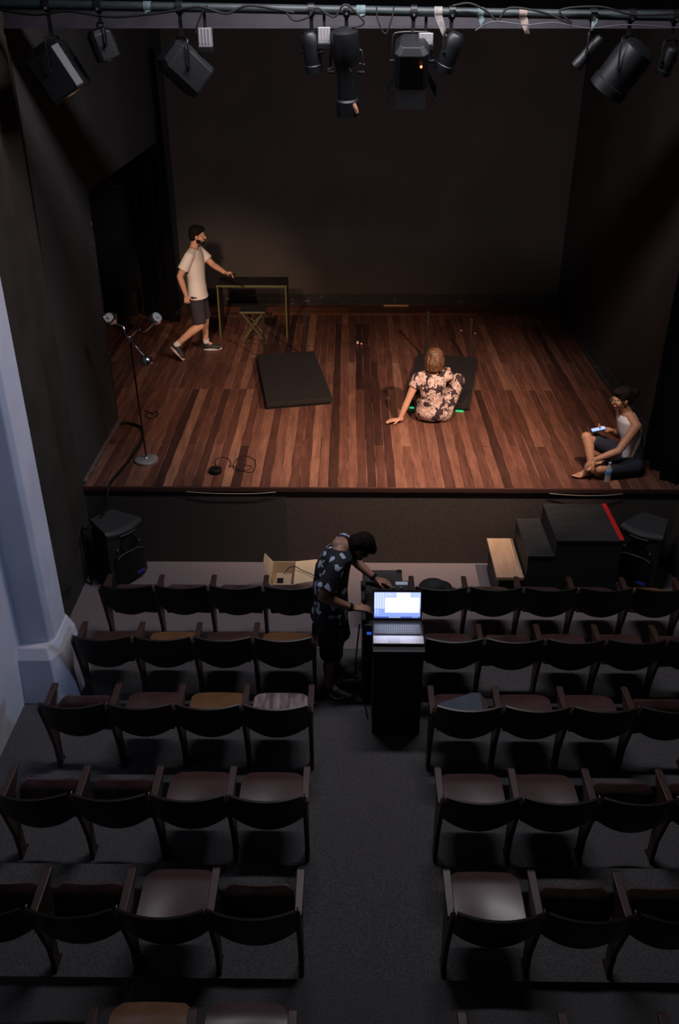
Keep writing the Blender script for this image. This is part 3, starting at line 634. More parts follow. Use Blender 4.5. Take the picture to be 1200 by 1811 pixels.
ic = em('icon_white', (.8, .85, 1), E)
mi = MB()
for a_ in range(4):
    for b_ in range(9):
        if a_ > 1 and b_ > 6: continue
        mi.box(so + Rs@V((.022+a_*.019-SW/2, .212-b_*.0185, .0046)), (.007, .008, .0008), Rs)
for a_ in range(3): mi.box(so + Rs@V((.108+a_*.019-SW/2, .212, .0046)), (.007, .008, .0008), Rs)
o = mi.build('desktop_icons', ic, lid); o['kind'] = 'stuff'
mi = MB()
for a_ in range(7): mi.box(so + Rs@V((.13+a_*.013-SW/2, .028, .0056)), (.007, .006, .0006), Rs)
for a_ in range(4): mi.box(so + Rs@V((.31+a_*.011-SW/2, .028, .0056)), (.005, .004, .0006), Rs)
o = mi.build('taskbar_icons', ic, lid); o['kind'] = 'stuff'
light('AREA', 'laptop_screen_light', tuple(so+Rs@V((0, .12, .02))), tuple(so+Rs@V((0, .12, 1))), 1.2, (.6, .7, 1), shape='RECTANGLE', size=.34, size_y=.2)
# ---- operator's table behind the lectern, lighting desk
dx0, dx1, dy0, dy1, dz1 = .115, .555, 5.56, 6.18, .88
t = thing('equipment_table', 'black covered table behind the lectern holding the lighting desk', 'table', ((dx0+dx1)/2, (dy0+dy1)/2, .07))
m = MB(); m.box(((dx0+dx1)/2, (dy0+dy1)/2, (.07+dz1-.03)/2), (dx1-dx0-.03, dy1-dy0-.03, dz1-.03-.07)); m.build('body', M_lec, t)
m = MB(); m.box(((dx0+dx1)/2, (dy0+dy1)/2, dz1-.015), (dx1-dx0, dy1-dy0, .03)); m.build('tabletop', MATS['lectern_top'], t, bevel=.004)
m = MB(); m.box((dx0+.06, dy0-.0, .80), (.035, .012, .018)); m.build('blue_lamp', em('blue_glow', (.05, .15, 1), .5), t)
t = thing('lighting_desk', 'dark lighting control desk under the hands of the operator', 'console', (.32, 5.85, dz1))
tl = Matrix.Rotation(R(8), 3, 'Y')
m = MB(); m.box((.33, 5.85, dz1+.035), (.36, .44, .06)); m.build('case', mat('console_grey', (.02, .02, .023), .45), t, bevel=.008)
for i in range(12):
    y = 5.67+.033*i; m = MB(); m.box((.26, y, dz1+.067), (.014, .012, .012)); m.build('fader', mat('fader_grey', (.12, .12, .13), .4), t)
for i in range(4):
    for j in range(2):
        m = MB(); m.cyl((.38+.06*j, 5.70+.09*i, dz1+.062), (.38+.06*j, 5.70+.09*i, dz1+.078), .013, n=14); m.build('knob', MATS['fader_grey'], t)
m = MB(); m.box((.45, 6.04, dz1+.07), (.10, .03, .012)); m.build('display', em('desk_display', (.6, .65, .8), .35), t)
cable('thin black cable hanging from the equipment table down to the floor', [(.10, 5.62, .84), (.08, 5.60, .6), (.07, 5.62, .35), (.09, 5.60, .18), (.14, 5.52, .155), (.17, 5.30, .15)], .006)
# ---- bags on seats
M_bag = mat('bag_black', (.008, .008, .009), .8, noise=(15, (.014, .014, .016), .3, .7), bump=(20, .6))
s0 = SEATMAP[('right', 0, 0)]
m = MB(); m.ell(s0+V((-.03, .24, .50)), (.13, .10, .075)); m.ell(s0+V((.05, .25, .485)), (.10, .09, .055)); m.ell(s0+V((-.10, .26, .48)), (.06, .08, .05))
o = m.build('cloth_bag', M_bag, remesh=.012, sm=4); o.data.transform(Matrix.Translation(-(s0+V((0, .24, .42))))); o.location = s0+V((0, .24, .42)); tag(o, 'black soft bag lying on the first right-hand seat of the front row', 'bag')
s0 = SEATMAP[('right', 2, 0)]; c = s0+V((-.005, .19, FLOORZ[0]+.425))
t = thing('laptop_sleeve', 'navy blue flat bag lying on the aisle seat of the third right row', 'bag', c)
m = MB(); m.rings([[c+V(p) for p in ((-.165, -.11, z), (.17, -.11, z), (.165, .15, z), (.10, .15, z), (-.16, .03, z))] for z in (.0, .045)]); m.build('body', mat('navy_cloth', (.035, .048, .075), .6, noise=(12, (.05, .065, .095), .3, .7)), t, bevel=.012)
m = MB(); m.tube([c+V(p) for p in ((-.165, -.112, .024), (.17, -.112, .024), (.168, .15, .024))], .004, sub=1); m.build('zip', MATS['fader_grey'], t)
# ================================================================== LIGHTING BAR AND LANTERNS
ba, bb = at(-60, 6, Y=7.05), at(1260, 34, Y=7.05)
ba = V((XL, 7.05, ba.z + (bb.z-ba.z)*(XL-ba.x)/(bb.x-ba.x))); bb = V((XR, 7.05, at(1260, 34, Y=7.05).z))
def bar(x): k = (x-ba.x)/(bb.x-ba.x); return ba.lerp(bb, k)
M_pipe = mat('bar_green_grey', (.007, .013, .014), .55, noise=(14, (.016, .026, .028), .4, .75, (1, 4, 4)))
m = MB(); m.cyl(ba, bb, .030, n=24); pipe = m.build('lighting_bar', M_pipe, smooth=True, origin=ba); tag(pipe, 'long green-grey lighting bar spanning above the stage front', 'lighting bar')
M_tape = mat('pale_tape', (.05, .08, .085), .8, noise=(30, (.10, .14, .15), .4, .7)); M_tapew = mat('whitish_tape', (.12, .11, .105), .8, noise=(30, (.20, .18, .17), .4, .7))
def rag(u, v0, v1, w, mm, label, tw=.3):
    p = at(u, v0, Y=7.0); q = at(u+tw*20, v1, Y=6.99); p.y = q.y = 7.012
    c = bar(p.x)
    mb = MB(); mb.lathe([(.031, -w/2), (.034, -w/2), (.034, w/2), (.031, w/2)], c, Rm=Matrix((V((0, 1, 0)), V((0, 0, 1)), V((1, 0, 0)))).transposed())
    def fn(a, b): z = c.z-.02 - b*max(.02, (c.z-.02-q.z)); x = c.x+(q.x-c.x)*b + (a-.5)*w*(1-.35*b); return V((x, 7.012+.012*sin(b*5+a*3), z)), V((0, -1, 0))
    mb.sheet(fn, 4, 8, .003); o = mb.build('tape', mm, smooth=True, origin=c); tag(o, label, 'tape', 'strips of tape on the lighting bar')
rag(258*1, 8, 14, .05, M_tape, 'strip of pale tape on the lighting bar above the big left lantern', .1)
rag(638, 14, 22, .06, M_tape, 'greenish tape wrap on the bar above the tall central spotlight', 0)
rag(775, 26, 64, .055, M_tapew, 'torn whitish tape hanging from the bar right of the square lantern', .6)
rag(850, 30, 48, .04, M_tape, 'small pale tape flag on the bar right of the torn whitish tape', .2)
rag(925, 32, 60, .055, mat('brownish_tape', (.16, .12, .10), .7), 'dull brown torn tape hanging from the bar', .4)
rag(1052, 38, 56, .035, M_tape, 'small greenish tape tail hanging near the right end of the bar', -.2)
def loop(pts, r, label, m=M_rubber): cable(label, [at(u, v, Y=y) for u, v, y in pts], r, m, group='cables along the lighting bar')
loop([(-20, 14, 7.0), (60, 26, 6.98), (120, 20, 6.98), (200, 30, 6.98), (290, 22, 6.98), (350, 12, 6.98), (400, 24, 6.98), (440, 10, 6.98), (520, 22, 6.98)], .008, 'black cable looping along the left half of the bar')
loop([(345, 58, 6.98), (350, 40, 6.98), (358, 22, 6.98), (366, 10, 6.98)], .006, 'short black cable rising from the left lantern to the bar')
loop([(505, 20, 6.98), (520, 36, 6.98), (545, 30, 6.98), (560, 14, 6.98), (590, 30, 6.98), (610, 8, 6.98), (640, 34, 6.98), (640, 44, 6.98), (615, 50, 6.98)], .007, 'tangled black cable around the centre of the bar')
loop([(665, 10, 6.98), (668, 36, 6.97), (681, 60, 6.97), (692, 34, 6.97), (696, 12, 6.98)], .005, 'black cable hanging in a V left of the square lantern')
loop([(800, 10, 6.98), (830, 6, 6.98), (860, 20, 6.98), (880, 36, 6.98), (900, 14, 6.98), (960, 22, 6.98), (1010, 42, 6.98), (990, 18, 6.98), (1060, 12, 6.98), (1120, 26, 6.98), (1210, 24, 6.98)], .007, 'long black cable draped along the right half of the bar')
loop([(840, 54, 6.98), (872, 38, 6.97), (930, 44, 6.97), (980, 40, 6.97), (1040, 50, 6.97), (1110, 44, 6.97), (1210, 50, 6.97)], .004, 'thin pale wire stretched below the right half of the bar', mat('dull_wire', (.05, .05, .055), .5))
M_lan = mat('lantern_body', (.0025, .0035, .005), .5, .2, noise=(14, (.005, .007, .009), .4, .7))
M_lens = mat('lens_glass', (.05, .055, .065), .08, .3, coat=1)
M_silver = mat('reflector_silver', (.28, .27, .29), .4, .4)
def hang(t, c, top=None):
    """clamp over the bar and the drop stem to the yoke at c"""
    b = bar(c.x)
    m = MB(); m.lathe([(.030, -.022), (.042, -.022), (.042, .022), (.030, .022)], b, Rm=Matrix((V((0, 1, 0)), V((0, 0, 1)), V((1, 0, 0)))).transposed(), n=16); cl = m.build('clamp', M_metal, t)
    m = MB(); m.box((b.x, b.y, (b.z-.035+c.z)/2), (.026, .012, b.z-.03-c.z)); m.build('stem', M_metal, t)
    m = MB(); m.cyl(b+V((0, -.06, -.02)), b+V((0, -.02, -.02)), .008, n=10); m.build('wing_bolt', M_steel, cl)
def lantern(name, label, cpx, size, aim, kind, Y=7.05, roll=0):
    """cpx: pixel of the body centre; size=(width, height, length) of the body; aim: direction of the lens"""
    c = at(*cpx, Y=Y); D = V(aim).normalized(); X = D.cross(V((0, 0, 1))).normalized(); U = X.cross(D); 
    if roll: q = Quaternion(D, roll); X = q @ X; U = q @ U
    Rm = Matrix((X, U, D)).transposed(); w_, h_, l_ = size
    t = thing(name, label, 'stage light', c)
    if kind == 'round':
        prof = [(.3*w_, -l_/2), (.46*w_, -l_*.42), (.5*w_, -l_*.2), (.5*w_, l_*.3), (.54*w_, l_*.32), (.54*w_, l_/2), (.48*w_, l_/2), (.46*w_, l_*.36), (.001, l_*.36)]
        m = MB(); m.lathe(prof, c, n=24, Rm=Rm); body = m.build('housing', M_lan, t, smooth=True)
        m = MB(); m.lathe([(.001, l_*.40), (.3*w_, l_*.39), (.46*w_, l_*.365), (.46*w_, l_*.355), (.001, l_*.355)], c, n=24, Rm=Rm); m.build('lens', M_lens, body, smooth=True)
    elif kind == 'profile':
        prof = [(.2*w_, -l_/2), (.5*w_, -l_*.46), (.55*w_, -l_*.2), (.42*w_, -l_*.12), (.36*w_, 0), (.36*w_, l_*.3), (.44*w_, l_*.32), (.44*w_, l_/2), (.38*w_, l_/2), (.36*w_, l_*.4), (.001, l_*.4)]
        m = MB(); m.lathe(prof, c, n=20, Rm=Rm); body = m.build('housing', M_lan, t, smooth=True)
        m = MB(); m.lathe([(.001, l_*.44), (.25*w_, l_*.43), (.36*w_, l_*.41), (.001, l_*.405)], c, n=20, Rm=Rm); m.build('lens', M_lens, body, smooth=True)
        for a in range(4):
            m = MB(); p = c+Rm@V((.5*w_*cos(a*pi/2+.5), .5*w_*sin(a*pi/2+.5), -l_*.08)); q = c+Rm@V((.72*w_*cos(a*pi/2+.5), .72*w_*sin(a*pi/2+.5), -l_*.06)); m.cyl(p, q, .006, n=8); m.build('shutter_handle', M_metal, body)
    else:
        m = MB()
        sec = lambda z, kx, ky: [c+Rm@V((sx*w_/2*kx, sy*h_/2*ky, z)) for sx, sy in ((-1, -.7), (-.7, -1), (.7, -1), (1, -.7), (1, .7), (.7, 1), (-.7, 1), (-1, .7))]
        m.rings([sec(-l_/2, .7, .7), sec(-l_*.35, 1, 1), sec(l_*.45, 1, 1), sec(l_/2, .96, .96)]); body = m.build('housing', M_lan, t, bevel=.004)
        for k in range(4):
            m = MB(); m.box(c+Rm@V((0, h_/2+.002, -l_*.3+l_*.14*k)), (w_*.6, .008, l_*.05), Rm); m.build('cooling_fin', M_metal, body)
        m = MB(); m.lathe([(.001, l_/2+.012), (.3*min(w_, h_), l_/2+.008), (.42*min(w_, h_), l_/2), (.001, l_/2-.004)], c, n=24, Rm=Rm); m.build('lens', M_lens, body, smooth=True)
        if kind == 'barn':
            for s, axis in ((1, 'v'), (-1, 'v'), (1, 'h'), (-1, 'h')):
                if axis == 'v': cc = c+Rm@V((0, s*(h_/2+.03), l_/2+.055)); Rr = Rm @ Matrix.Rotation(-s*R(30), 3, 'X'); sz = (w_*.9, .004, .12)
                else: cc = c+Rm@V((s*(w_/2+.03), 0, l_/2+.055)); Rr = Rm @ Matrix.Rotation(s*R(30), 3, 'Y'); sz = (.004, h_*.9, .12)
                m = MB(); m.box(cc, sz, Rr); m.build('barn_door', M_metal, t)
    yk = max(w_, .10)/2+.02; tp = c+V((0, 0, max(h_*.62, .10)+.03))
    m = MB(); m.tube([c+X*yk, c+X*yk+(tp-c)*.8, tp+X*yk*.7, tp-X*yk*.7, c-X*yk+(tp-c)*.8, c-X*yk], .007, sub=3); m.build('yoke', M_metal, t, smooth=True)
    for s in (-1, 1):
        m = MB(); m.cyl(c+X*s*(w_*.45), c+X*s*(yk+.018), .012, n=12); m.build('yoke_knob', M_metal, t)
    if abs(bar(tp.x).z - tp.z) > .02: hang(t, tp)
    return t, Rm, c
t, Rm, c = lantern('stage_lantern', 'black lantern with a glinting lens at the far left of the bar', (100, 125), (.30, .30, .36), (.55, .0, -.95), 'box')
lantern('flood_lamp', 'small tilted flood lamp with a pale side at the left', (182, 78), (.13, .16, .20), (.25, .15, -.9), 'box')
lantern('stage_lantern', 'big black angular lantern left of centre tilted to the right', (325, 118), (.25, .25, .32), (.75, .35, -.75), 'box')
def small_box(label, u, v, w_, h_, Y=7.05):
    c = at(u, v, Y=Y); t = thing('ballast_box', label, 'box', c)
    m = MB(); m.box(c, (w_, .10, h_)); m.build('body', M_silver, t, bevel=.004)
    m = MB(); m.box(c+V((0, 0, -h_/2-.018)), (w_+.01, .11, .036)); m.build('base', M_metal, t, bevel=.003)
    for k in range(4):
        m = MB(); m.box(c+V((-w_/2+w_*(k+.5)/4, -.052, .01)), (.004, .006, h_*.8)); m.build('rib', mat('rib_grey', (.3, .3, .3), .5), t)
    m = MB(); b = bar(c.x); m.box((c.x, Y+.02, (b.z+c.z+h_/2)/2-.01), (.02, .012, b.z-c.z-h_/2)); m.build('stem', M_metal, t)
small_box('small silver ballast box beside the big angular lantern', 363, 66, .09, .12)
small_box('small silver ballast box beside the narrow lantern at the centre', 573, 62, .085, .10)
small_box('flat grey ballast box hidden beside the tape near the square lantern', 752, 68, .10, .07)
lantern('narrow_spotlight', 'narrow black spotlight just left of the tall central one', (551, 92), (.12, .12, .26), (.12, .2, -1), 'round')
t, Rm, c = lantern('profile_spotlight', 'tall black profile spotlight hanging at the centre of the bar', (612, 128), (.19, .19, .58), (.05, .22, -1), 'profile')
m = MB(); gf = c+Rm@V((.02, -.0, .27)); m.tube([gf+V((.02, -.07, .06)), gf+V((.035, -.07, .03)), gf+V((.045, -.06, .0))], .016, sub=3); m.build('gel_scrap', mat('amber_gel', (.35, .16, .10), .5), t, smooth=True)
t, Rm, c = lantern('square_lantern', 'square black lantern with a small red pilot light', (728, 108), (.24, .24, .30), (.05, .55, -1), 'barn')
m = MB(); p = at(745, 119, Y=6.86); p.y = 6.90; m.ell(p, (.009, .009, .009)); m.build('pilot_light', mat('pilot_red', (.5, .1, .03), .4, emit=((1, .22, .08), 3)), t, smooth=True)
lantern('small_spotlight', 'small irregular black spotlight right of the square lantern', (795, 92), (.13, .13, .26), (-.35, .3, -1), 'round')
lantern('par_lantern', 'black can lantern near the right end of the bar pointing left', (1102, 120), (.27, .27, .36), (-.62, .35, -1), 'round')
lantern('small_spotlight', 'dim small spotlight at the far right end of the bar', (1180, 108), (.10, .10, .18), (-.2, .3, -1), 'round')
lantern('small_spotlight', 'thin dark spotlight left of the right-hand can lantern', (1040, 92), (.08, .08, .24), (-.75, .3, -1), 'round')

# ================================================================== PEOPLE
M_skin1 = mat('skin_warm', (.56, .30, .20), .55, noise=(9, (.62, .34, .23), .3, .7))
M_skin2 = mat('skin_tan', (.36, .18, .11), .55, noise=(9, (.42, .21, .13), .3, .7))
M_skin3 = mat('skin_brown', (.30, .155, .10), .55, noise=(9, (.35, .18, .12), .3, .7))
M_hair = mat('black_hair', (.006, .0045, .004), .8, spec=.12, noise=(60, (.014, .010, .009), .4, .7), bump=(60, .8))
M_hairb = mat('light_brown_hair', (.060, .027, .015), .5, noise=(40, (.17, .085, .042), .35, .7), bump=(45, .9))
M_lips = mat('lips', (.36, .12, .10), .5); M_eye = mat('eye_white', (.6, .58, .55), .3); M_iris = mat('iris', (.02, .012, .01), .2)
def perp(v, ax): v = V(v); ax = V(ax).normalized(); return (v-ax*v.dot(ax)).normalized()
def hand(m, wrist, d, n, curl, side, spread=.0, s=1.0):
    """adds palm, four bent fingers and thumb; d=finger direction, n=palm normal, side=+1 thumb along d x n"""
    d = V(d).normalized(); n = perp(n, d); x = d.cross(n)*side; w0 = V(wrist)
    for k in (-.5, 0, .5): m.cap(w0+x*k*.028*s+d*.01*s, w0+x*k*.052*s+d*.080*s, .015*s, .0135*s, n=10, m=3)
    for i, (off, L) in enumerate(((.030, .072), (.010, .080), (-.010, .075), (-.029, .058))):
        p = w0+d*.085*s+x*off*s; a = 0
        dd = (d+x*spread*(1.5-i)*.3).normalized()
        for j, fr in enumerate((.45, .31, .24)):
            a += curl*(1.0, 1.1, .7)[j]; q = p+(dd*cos(a)+n*sin(a))*L*fr*s; m.cap(p, q, (.0092-.0006*j)*s, (.0086-.0007*j)*s, n=8, m=2); p = q
    p = w0+d*.022*s+x*.026*s; t1 = (d*.75+x*.75+n*.25).normalized(); q = p+t1*.045*s; m.cap(p, q, .0125*s, .0105*s, n=8, m=2)
    t2 = (d*.95+x*.25+n*(.25+curl*.4)).normalized(); m.cap(q, q+t2*.034*s, .010*s, .0085*s, n=8, m=2)
    for k in (0, .5, 1): m.cap(w0-d*.03*s, w0+d*.015*s+x*(k-.5)*.02*s, .020*s, .017*s, n=10, m=3)
def foot(m, ankle, toe, heel, r=.034, up=(0, 0, 1)):
    ankle, toe, heel = V(ankle), V(toe), V(heel); d = (toe-heel).normalized(); u = perp(up, d); x = d.cross(u)
    h = heel+d*.03+u*.028; ball = heel.lerp(toe, .70)+u*.022
    m.cap(ankle, h, r, .032); m.cap(ankle+d*.01, ball, r*.95, .026); m.cap(h, ball, .030, .026)
    m.cap(h+x*.01, ball+x*.022, .026, .022); m.cap(h-x*.01, ball-x*.020, .026, .020)
    for i, (o_, L) in enumerate(((.030, 1.0), (.014, .98), (-.001, .94), (-.015, .89), (-.028, .83))):
        b0 = ball+x*o_-u*.008; m.cap(b0, heel+d*(toe-heel).length*L*.97+x*o_+u*.012, .012, .0095 if i else .012, n=8, m=2)
class Person:
    def __init__(s, label, J, f, r, skin, sc_=1.0, loc=None):
        s.J = {k: V(v) for k, v in J.items()}; s.f = V(f).normalized(); s.r = V(r).normalized(); s.skin = skin; s.k = sc_
        s.t = thing('person', label, 'person', loc)
    def torso_secs(s, g=0, z0=-.06, chest=(.150, .098), waist=(.128, .092), hip=(.150, .105), sh=(.165, .080), top=True):
        J = s.J; sp = [(J['pelvis'], hip), (J['pelvis'].lerp(J['neck'], .30), waist), (J['pelvis'].lerp(J['neck'], .68), chest), (J['pelvis'].lerp(J['neck'], .88), sh)]
        if 'belly' in J: sp[1] = (J['belly'], waist)
        if 'chest' in J: sp[2] = (J['chest'], chest)
        ax = (J['neck']-J['pelvis']).normalized(); out = []
        hr = perp(J['hipR']-J['hipL'], ax); sr = perp(J['shR']-J['shL'], ax)
        pts = [(J['pelvis']+ax*z0, hip, 0)] + [(p, q, i/3) for i, (p, q) in enumerate(sp)]
        for p, (a, b), k in pts:
            x = hr.lerp(sr, k).normalized(); y = ax.cross(x); out.append((p, x, y, a*s.k+g, b*s.k+g))
        if top:
            x = sr; y = ax.cross(x); out.append((J['neck']-ax*.005, x, y, .085*s.k+g, .062*s.k+g)); out.append((J['neck']+ax*.025, x, y, .055*s.k+g, .050*s.k+g))
        return out
    def body(s, hands, feet=True, shape={}):
        J = s.J; m = MB(); k = s.k
        m.loft(s.torso_secs(**shape)); m.ell(J['pelvis'], (.14*k, .10*k, .09*k), Matrix((perp(J['hipR']-J['hipL'], (J['neck']-J['pelvis'])), perp(s.f, J['neck']-J['pelvis']), (J['neck']-J['pelvis']).normalized())).transposed())
        for e in 'LR':
            sh, el, wr = J['sh'+e], J['el'+e], J['wr'+e]; m.cap(J['neck'].lerp(sh, .35), sh, .055*k, .056*k)
            m.cap(sh, sh.lerp(el, .45), .056*k, .049*k); m.cap(sh.lerp(el, .4), el, .050*k, .040*k); m.cap(el, el.lerp(wr, .3), .040*k, .041*k); m.cap(el.lerp(wr, .3), wr, .041*k, .026*k)
            hp, kn, an = J['hip'+e], J['kn'+e], J['an'+e]; m.cap(hp, hp.lerp(kn, .5), .086*k, .074*k); m.cap(hp.lerp(kn, .5), kn, .074*k, .056*k)
            m.cap(kn, kn.lerp(an, .32)-s.calf(e)*.012, .054*k, .055*k); m.cap(kn.lerp(an, .32)-s.calf(e)*.012, an, .054*k, .034*k)
            foot(m, an, J['toe'+e], J['heel'+e])
            hand(m, wr, *hands[e])
        c = s.J['head']; up = V(J.get('headup', c-J['neck'])).normalized(); ff = perp(J.get('face', s.f), up); rr = ff.cross(up); Rh = Matrix((rr, ff, up)).transposed(); s.Rh = Rh; s.c = c
        P = lambda x, y, z: c+Rh@V((x, y, z))*k
        m.cap(J['neck']-(c-J['neck'])*.1, P(0, -.018, -.05), .056*k, .050*k)
        m.ell(P(0, -.012, .018), (.074*k, .094*k, .094*k), Rh); m.ell(P(0, .022, -.035), (.060*k, .068*k, .078*k), Rh)
        m.ell(P(0, .055, -.088), (.030*k, .030*k, .024*k), Rh); m.cap(P(0, .088, .008), P(0, .104, -.026), .009*k, .014*k, n=10, m=3)
        m.cap(P(-.030, .080, .022), P(.030, .080, .022), .012*k, .012*k, n=10, m=3); m.cap(P(-.018, .083, -.058), P(.018, .083, -.058), .011*k, .011*k, n=10, m=3)
        for sx in (-1, 1): m.ell(P(sx*.075, -.008, -.012), (.010*k, .020*k, .032*k), Rh); m.ell(P(sx*.045, .055, -.03), (.024*k, .028*k, .028*k), Rh)
        s.P = P
        b = m.build('body', s.skin, s.t, remesh=.0062, sm=3); s.b = b
        for sx in (-1, 1):
            m = MB(); m.ell(P(sx*.030, .080, .004), (.0125*k, .010*k, .009*k), Rh, 10, 6); e_ = m.build('eye', M_eye, s.t, smooth=True)
            m = MB(); m.ell(P(sx*.030, .088, .004), (.005*k, .004*k, .005*k), Rh, 8, 5); m.build('iris', M_iris, e_, smooth=True)
        m = MB(); m.ell(P(0, .092, -.058), (.022*k, .006*k, .007*k), Rh, 12, 6); m.build('mouth', M_lips, s.t, smooth=True)
        return b
    def calf(s, e):
        J = s.J; d = (J['an'+e]-J['kn'+e]).normalized(); return perp(J['toe'+e]-J['heel'+e], d)
    def sleeve(s, m, a, b, t0, t1, r0, r1):
        a = V(a); b = V(b); m.cyl(a.lerp(b, t0), a.lerp(b, t1), r0, r1, n=20)
    def shorts(s, m_, t1=.85, r0=.100, r1=.088, name='shorts', top=.16, g=.016):
        J = s.J; m = MB(); k = s.k; ax = (J['neck']-J['pelvis']).normalized(); sec = s.torso_secs(g=g, top=False)
        x, y = sec[1][1], sec[1][2]
        m.loft([(J['pelvis']-ax*.09, x, y, .12*k, .09*k), (J['pelvis']-ax*.03, x, y, .155*k+g, .108*k+g), (J['pelvis']+ax*.05, x, y, .148*k+g, .10*k+g), (J['pelvis']+ax*top, x, y, .134*k+g, .095*k+g)])
        for e in 'LR':
            hp, kn = J['hip'+e], J['kn'+e]; m.ell(hp, (r0*k,)*3); m.cyl(hp, hp.lerp(kn, t1), r0*k, r1*k, n=24)
        return m.build(name, m_, s.t, remesh=.010, sm=4)
    def shirt(s, m_, hem=-.03, sl=.62, g=.022, name='tshirt', flare=.012, shape={}, neck=True, r_sl=.074):
        J = s.J; m = MB(); k = s.k; sec = s.torso_secs(g=g, z0=hem, top=False, **shape); ax = (J['neck']-J['pelvis']).normalized()
        c, x, y, a, b = sec[0]; sec[0] = (c, x, y, a+flare, b+flare)
        x, y = sec[-1][1], sec[-1][2]; sec.append((J['neck']-ax*.012, x, y, .092*k+g*.4, .064*k+g*.5)); 
        m.loft(sec)
        if sl:
            for e in 'LR':
                sh, el = J['sh'+e], J['el'+e]; m.cap(J['neck'].lerp(sh, .4)-ax*.005, sh, .060*k, .066*k); m.cyl(sh, sh.lerp(el, sl), .066*k, r_sl*k, n=20)
        else:
            for e in 'LR': m.cap(J['neck'].lerp(J['sh'+e], .42)-ax*.01, J['neck'].lerp(J['sh'+e], .74)-ax*.004, .058*k, .052*k)
        return m.build(name, m_, s.t, remesh=.010, sm=3)
    def hair(s, m_, shapes, name='hair', vox=.008):
        m = MB()
        for sp_ in shapes:
            c, r = sp_[0], sp_[1]; m.ell(s.P(*c), tuple(q*s.k for q in r), s.Rh, 18, 12)
        return m.build(name, m_, s.t, remesh=vox, sm=2)
    def shoe(s, e, mu, ms, name='shoe', high=0):
        J = s.J; toe, heel, an = J['toe'+e], J['heel'+e], J['an'+e]; d = (toe-heel).normalized(); u = perp(an-heel.lerp(toe, .3), d); x = d.cross(u); L = (toe-heel).length
        m = MB(); O = heel
        m.cap(O+d*.035+u*.045, O+d*(L*.42)+u*.050, .044, .045); m.cap(O+d*(L*.42)+u*.045, O+d*(L-.04)+u*.034, .044, .036); m.cap(O+d*(L*.5)+x*.012+u*.03, O+d*(L-.055)+x*.012+u*.03, .036, .034)
        m.cyl(O+d*.045+u*.04, an+u*.0+d*-.0, .046, .047)
        o = m.build(name, mu, s.t, remesh=.008, sm=2)
        m = MB(); out = []
        for j in range(28):
            a = 2*pi*j/28; t_ = (1-cos(a))/2; wd = .040+.008*sin(pi*min(1, t_*1.1)) - .006*(t_ > .9); out.append(O+d*(L*t_*1.02-.004)+x*wd*math.copysign(abs(sin(a))**.6, sin(a)))
        m.rings([[p for p in out], [p+u*.028 for p in out]]); m.build('sole', ms, o, bevel=.004)
        return o
    def sock(s, e, m_):
        J = s.J; a = J['an'+e]; b = a.lerp(J['kn'+e], .16); m = MB(); m.cyl(a, b, .041, .044, n=20); m.build('sock', m_, s.t, smooth=True)

M_tee = mat('white_cotton', (.72, .66, .64), .9, noise=(5, (.78, .73, .71), .3, .7), bump=(14, .35)); M_short = mat('dark_shorts_cloth', (.030, .026, .034), .9, bump=(16, .4))
M_sneak = mat('dark_sneaker', (.020, .018, .022), .7); M_sole = mat('white_sole', (.6, .57, .56), .6); M_sock = mat('white_sock', (.7, .68, .66), .9)
# ---- walking man
f = V((.985, .17, 0)); r = V((.17, -.985, 0))
J = dict(pelvis=(-2.01, 11.63, 1.77), neck=(-2.02, 11.64, 2.345), head=(-1.955, 11.65, 2.515), headup=(.12, 0, 1), face=(.9, .05, -.35),
    shR=(-2.055, 11.465, 2.285), elR=(-2.19, 11.42, 2.04), wrR=(-2.13, 11.43, 1.79), shL=(-1.985, 11.82, 2.285), elL=(-1.80, 11.78, 2.10), wrL=(-1.63, 11.62, 2.045),
    hipR=(-2.02, 11.55, 1.73), knR=(-1.99, 11.50, 1.36), anR=(-2.335, 11.42, 1.105), toeR=(-2.23, 11.38, .915), heelR=(-2.40, 11.42, 1.085),
    hipL=(-2.00, 11.72, 1.73), knL=(-1.965, 11.80, 1.36), anL=(-1.985, 11.84, 1.01), toeL=(-1.77, 11.87, .905), heelL=(-2.025, 11.84, .905))
p = Person('man in white t-shirt and dark shorts walking across the left of the stage', J, f, r, M_skin1, 1.0, (-2.01, 11.6, ZS))
p.body({'R': ((.05, 0, -1), (-.1, 1, 0), .75, 1), 'L': ((1, -.25, .0), (0, -.2, -1), .55, -1)})
p.shirt(M_tee, hem=-.055, sl=.66); p.shorts(M_short, t1=.92, top=.06)
for e in 'LR': p.shoe(e, M_sneak, M_sole, name='sneaker'); p.sock(e, M_sock)
p.hair(M_hair, [((0, -.025, .045), (.083, .096, .085)), ((0, -.055, -.01), (.076, .062, .075)), ((0, .030, .085), (.070, .060, .038)), ((.068, -.02, .02), (.015, .04, .04)), ((-.068, -.02, .02), (.015, .04, .04))])
p.hair(M_hair, [((0, .062, -.085), (.040, .034, .030)), ((.045, .02, -.065), (.018, .035, .035)), ((-.045, .02, -.065), (.018, .035, .035))], name='beard', vox=.006)
w0 = V(J['wrL']); c = w0+V((.115, -.05, -.022)); m = MB(); m.box(c, (.05, .03, .045)); o = m.build('small_device', M_rubber, bevel=.008, origin=c); tag(o, 'small black device held in the outstretched hand of the walking man', 'device')
w0 = V(J['wrR']); cable('bunch of thin black cable hanging from the walking man\'s lower hand', [w0+V(q) for q in ((0, .02, -.10), (-.05, 0, -.14), (-.13, -.01, -.21), (-.16, .0, -.25), (-.10, .01, -.23), (-.02, .02, -.15), (0, .02, -.11), (-.04, .03, -.17), (-.07, .03, -.26), (-.01, .03, -.24), (.03, .02, -.13))], .006)

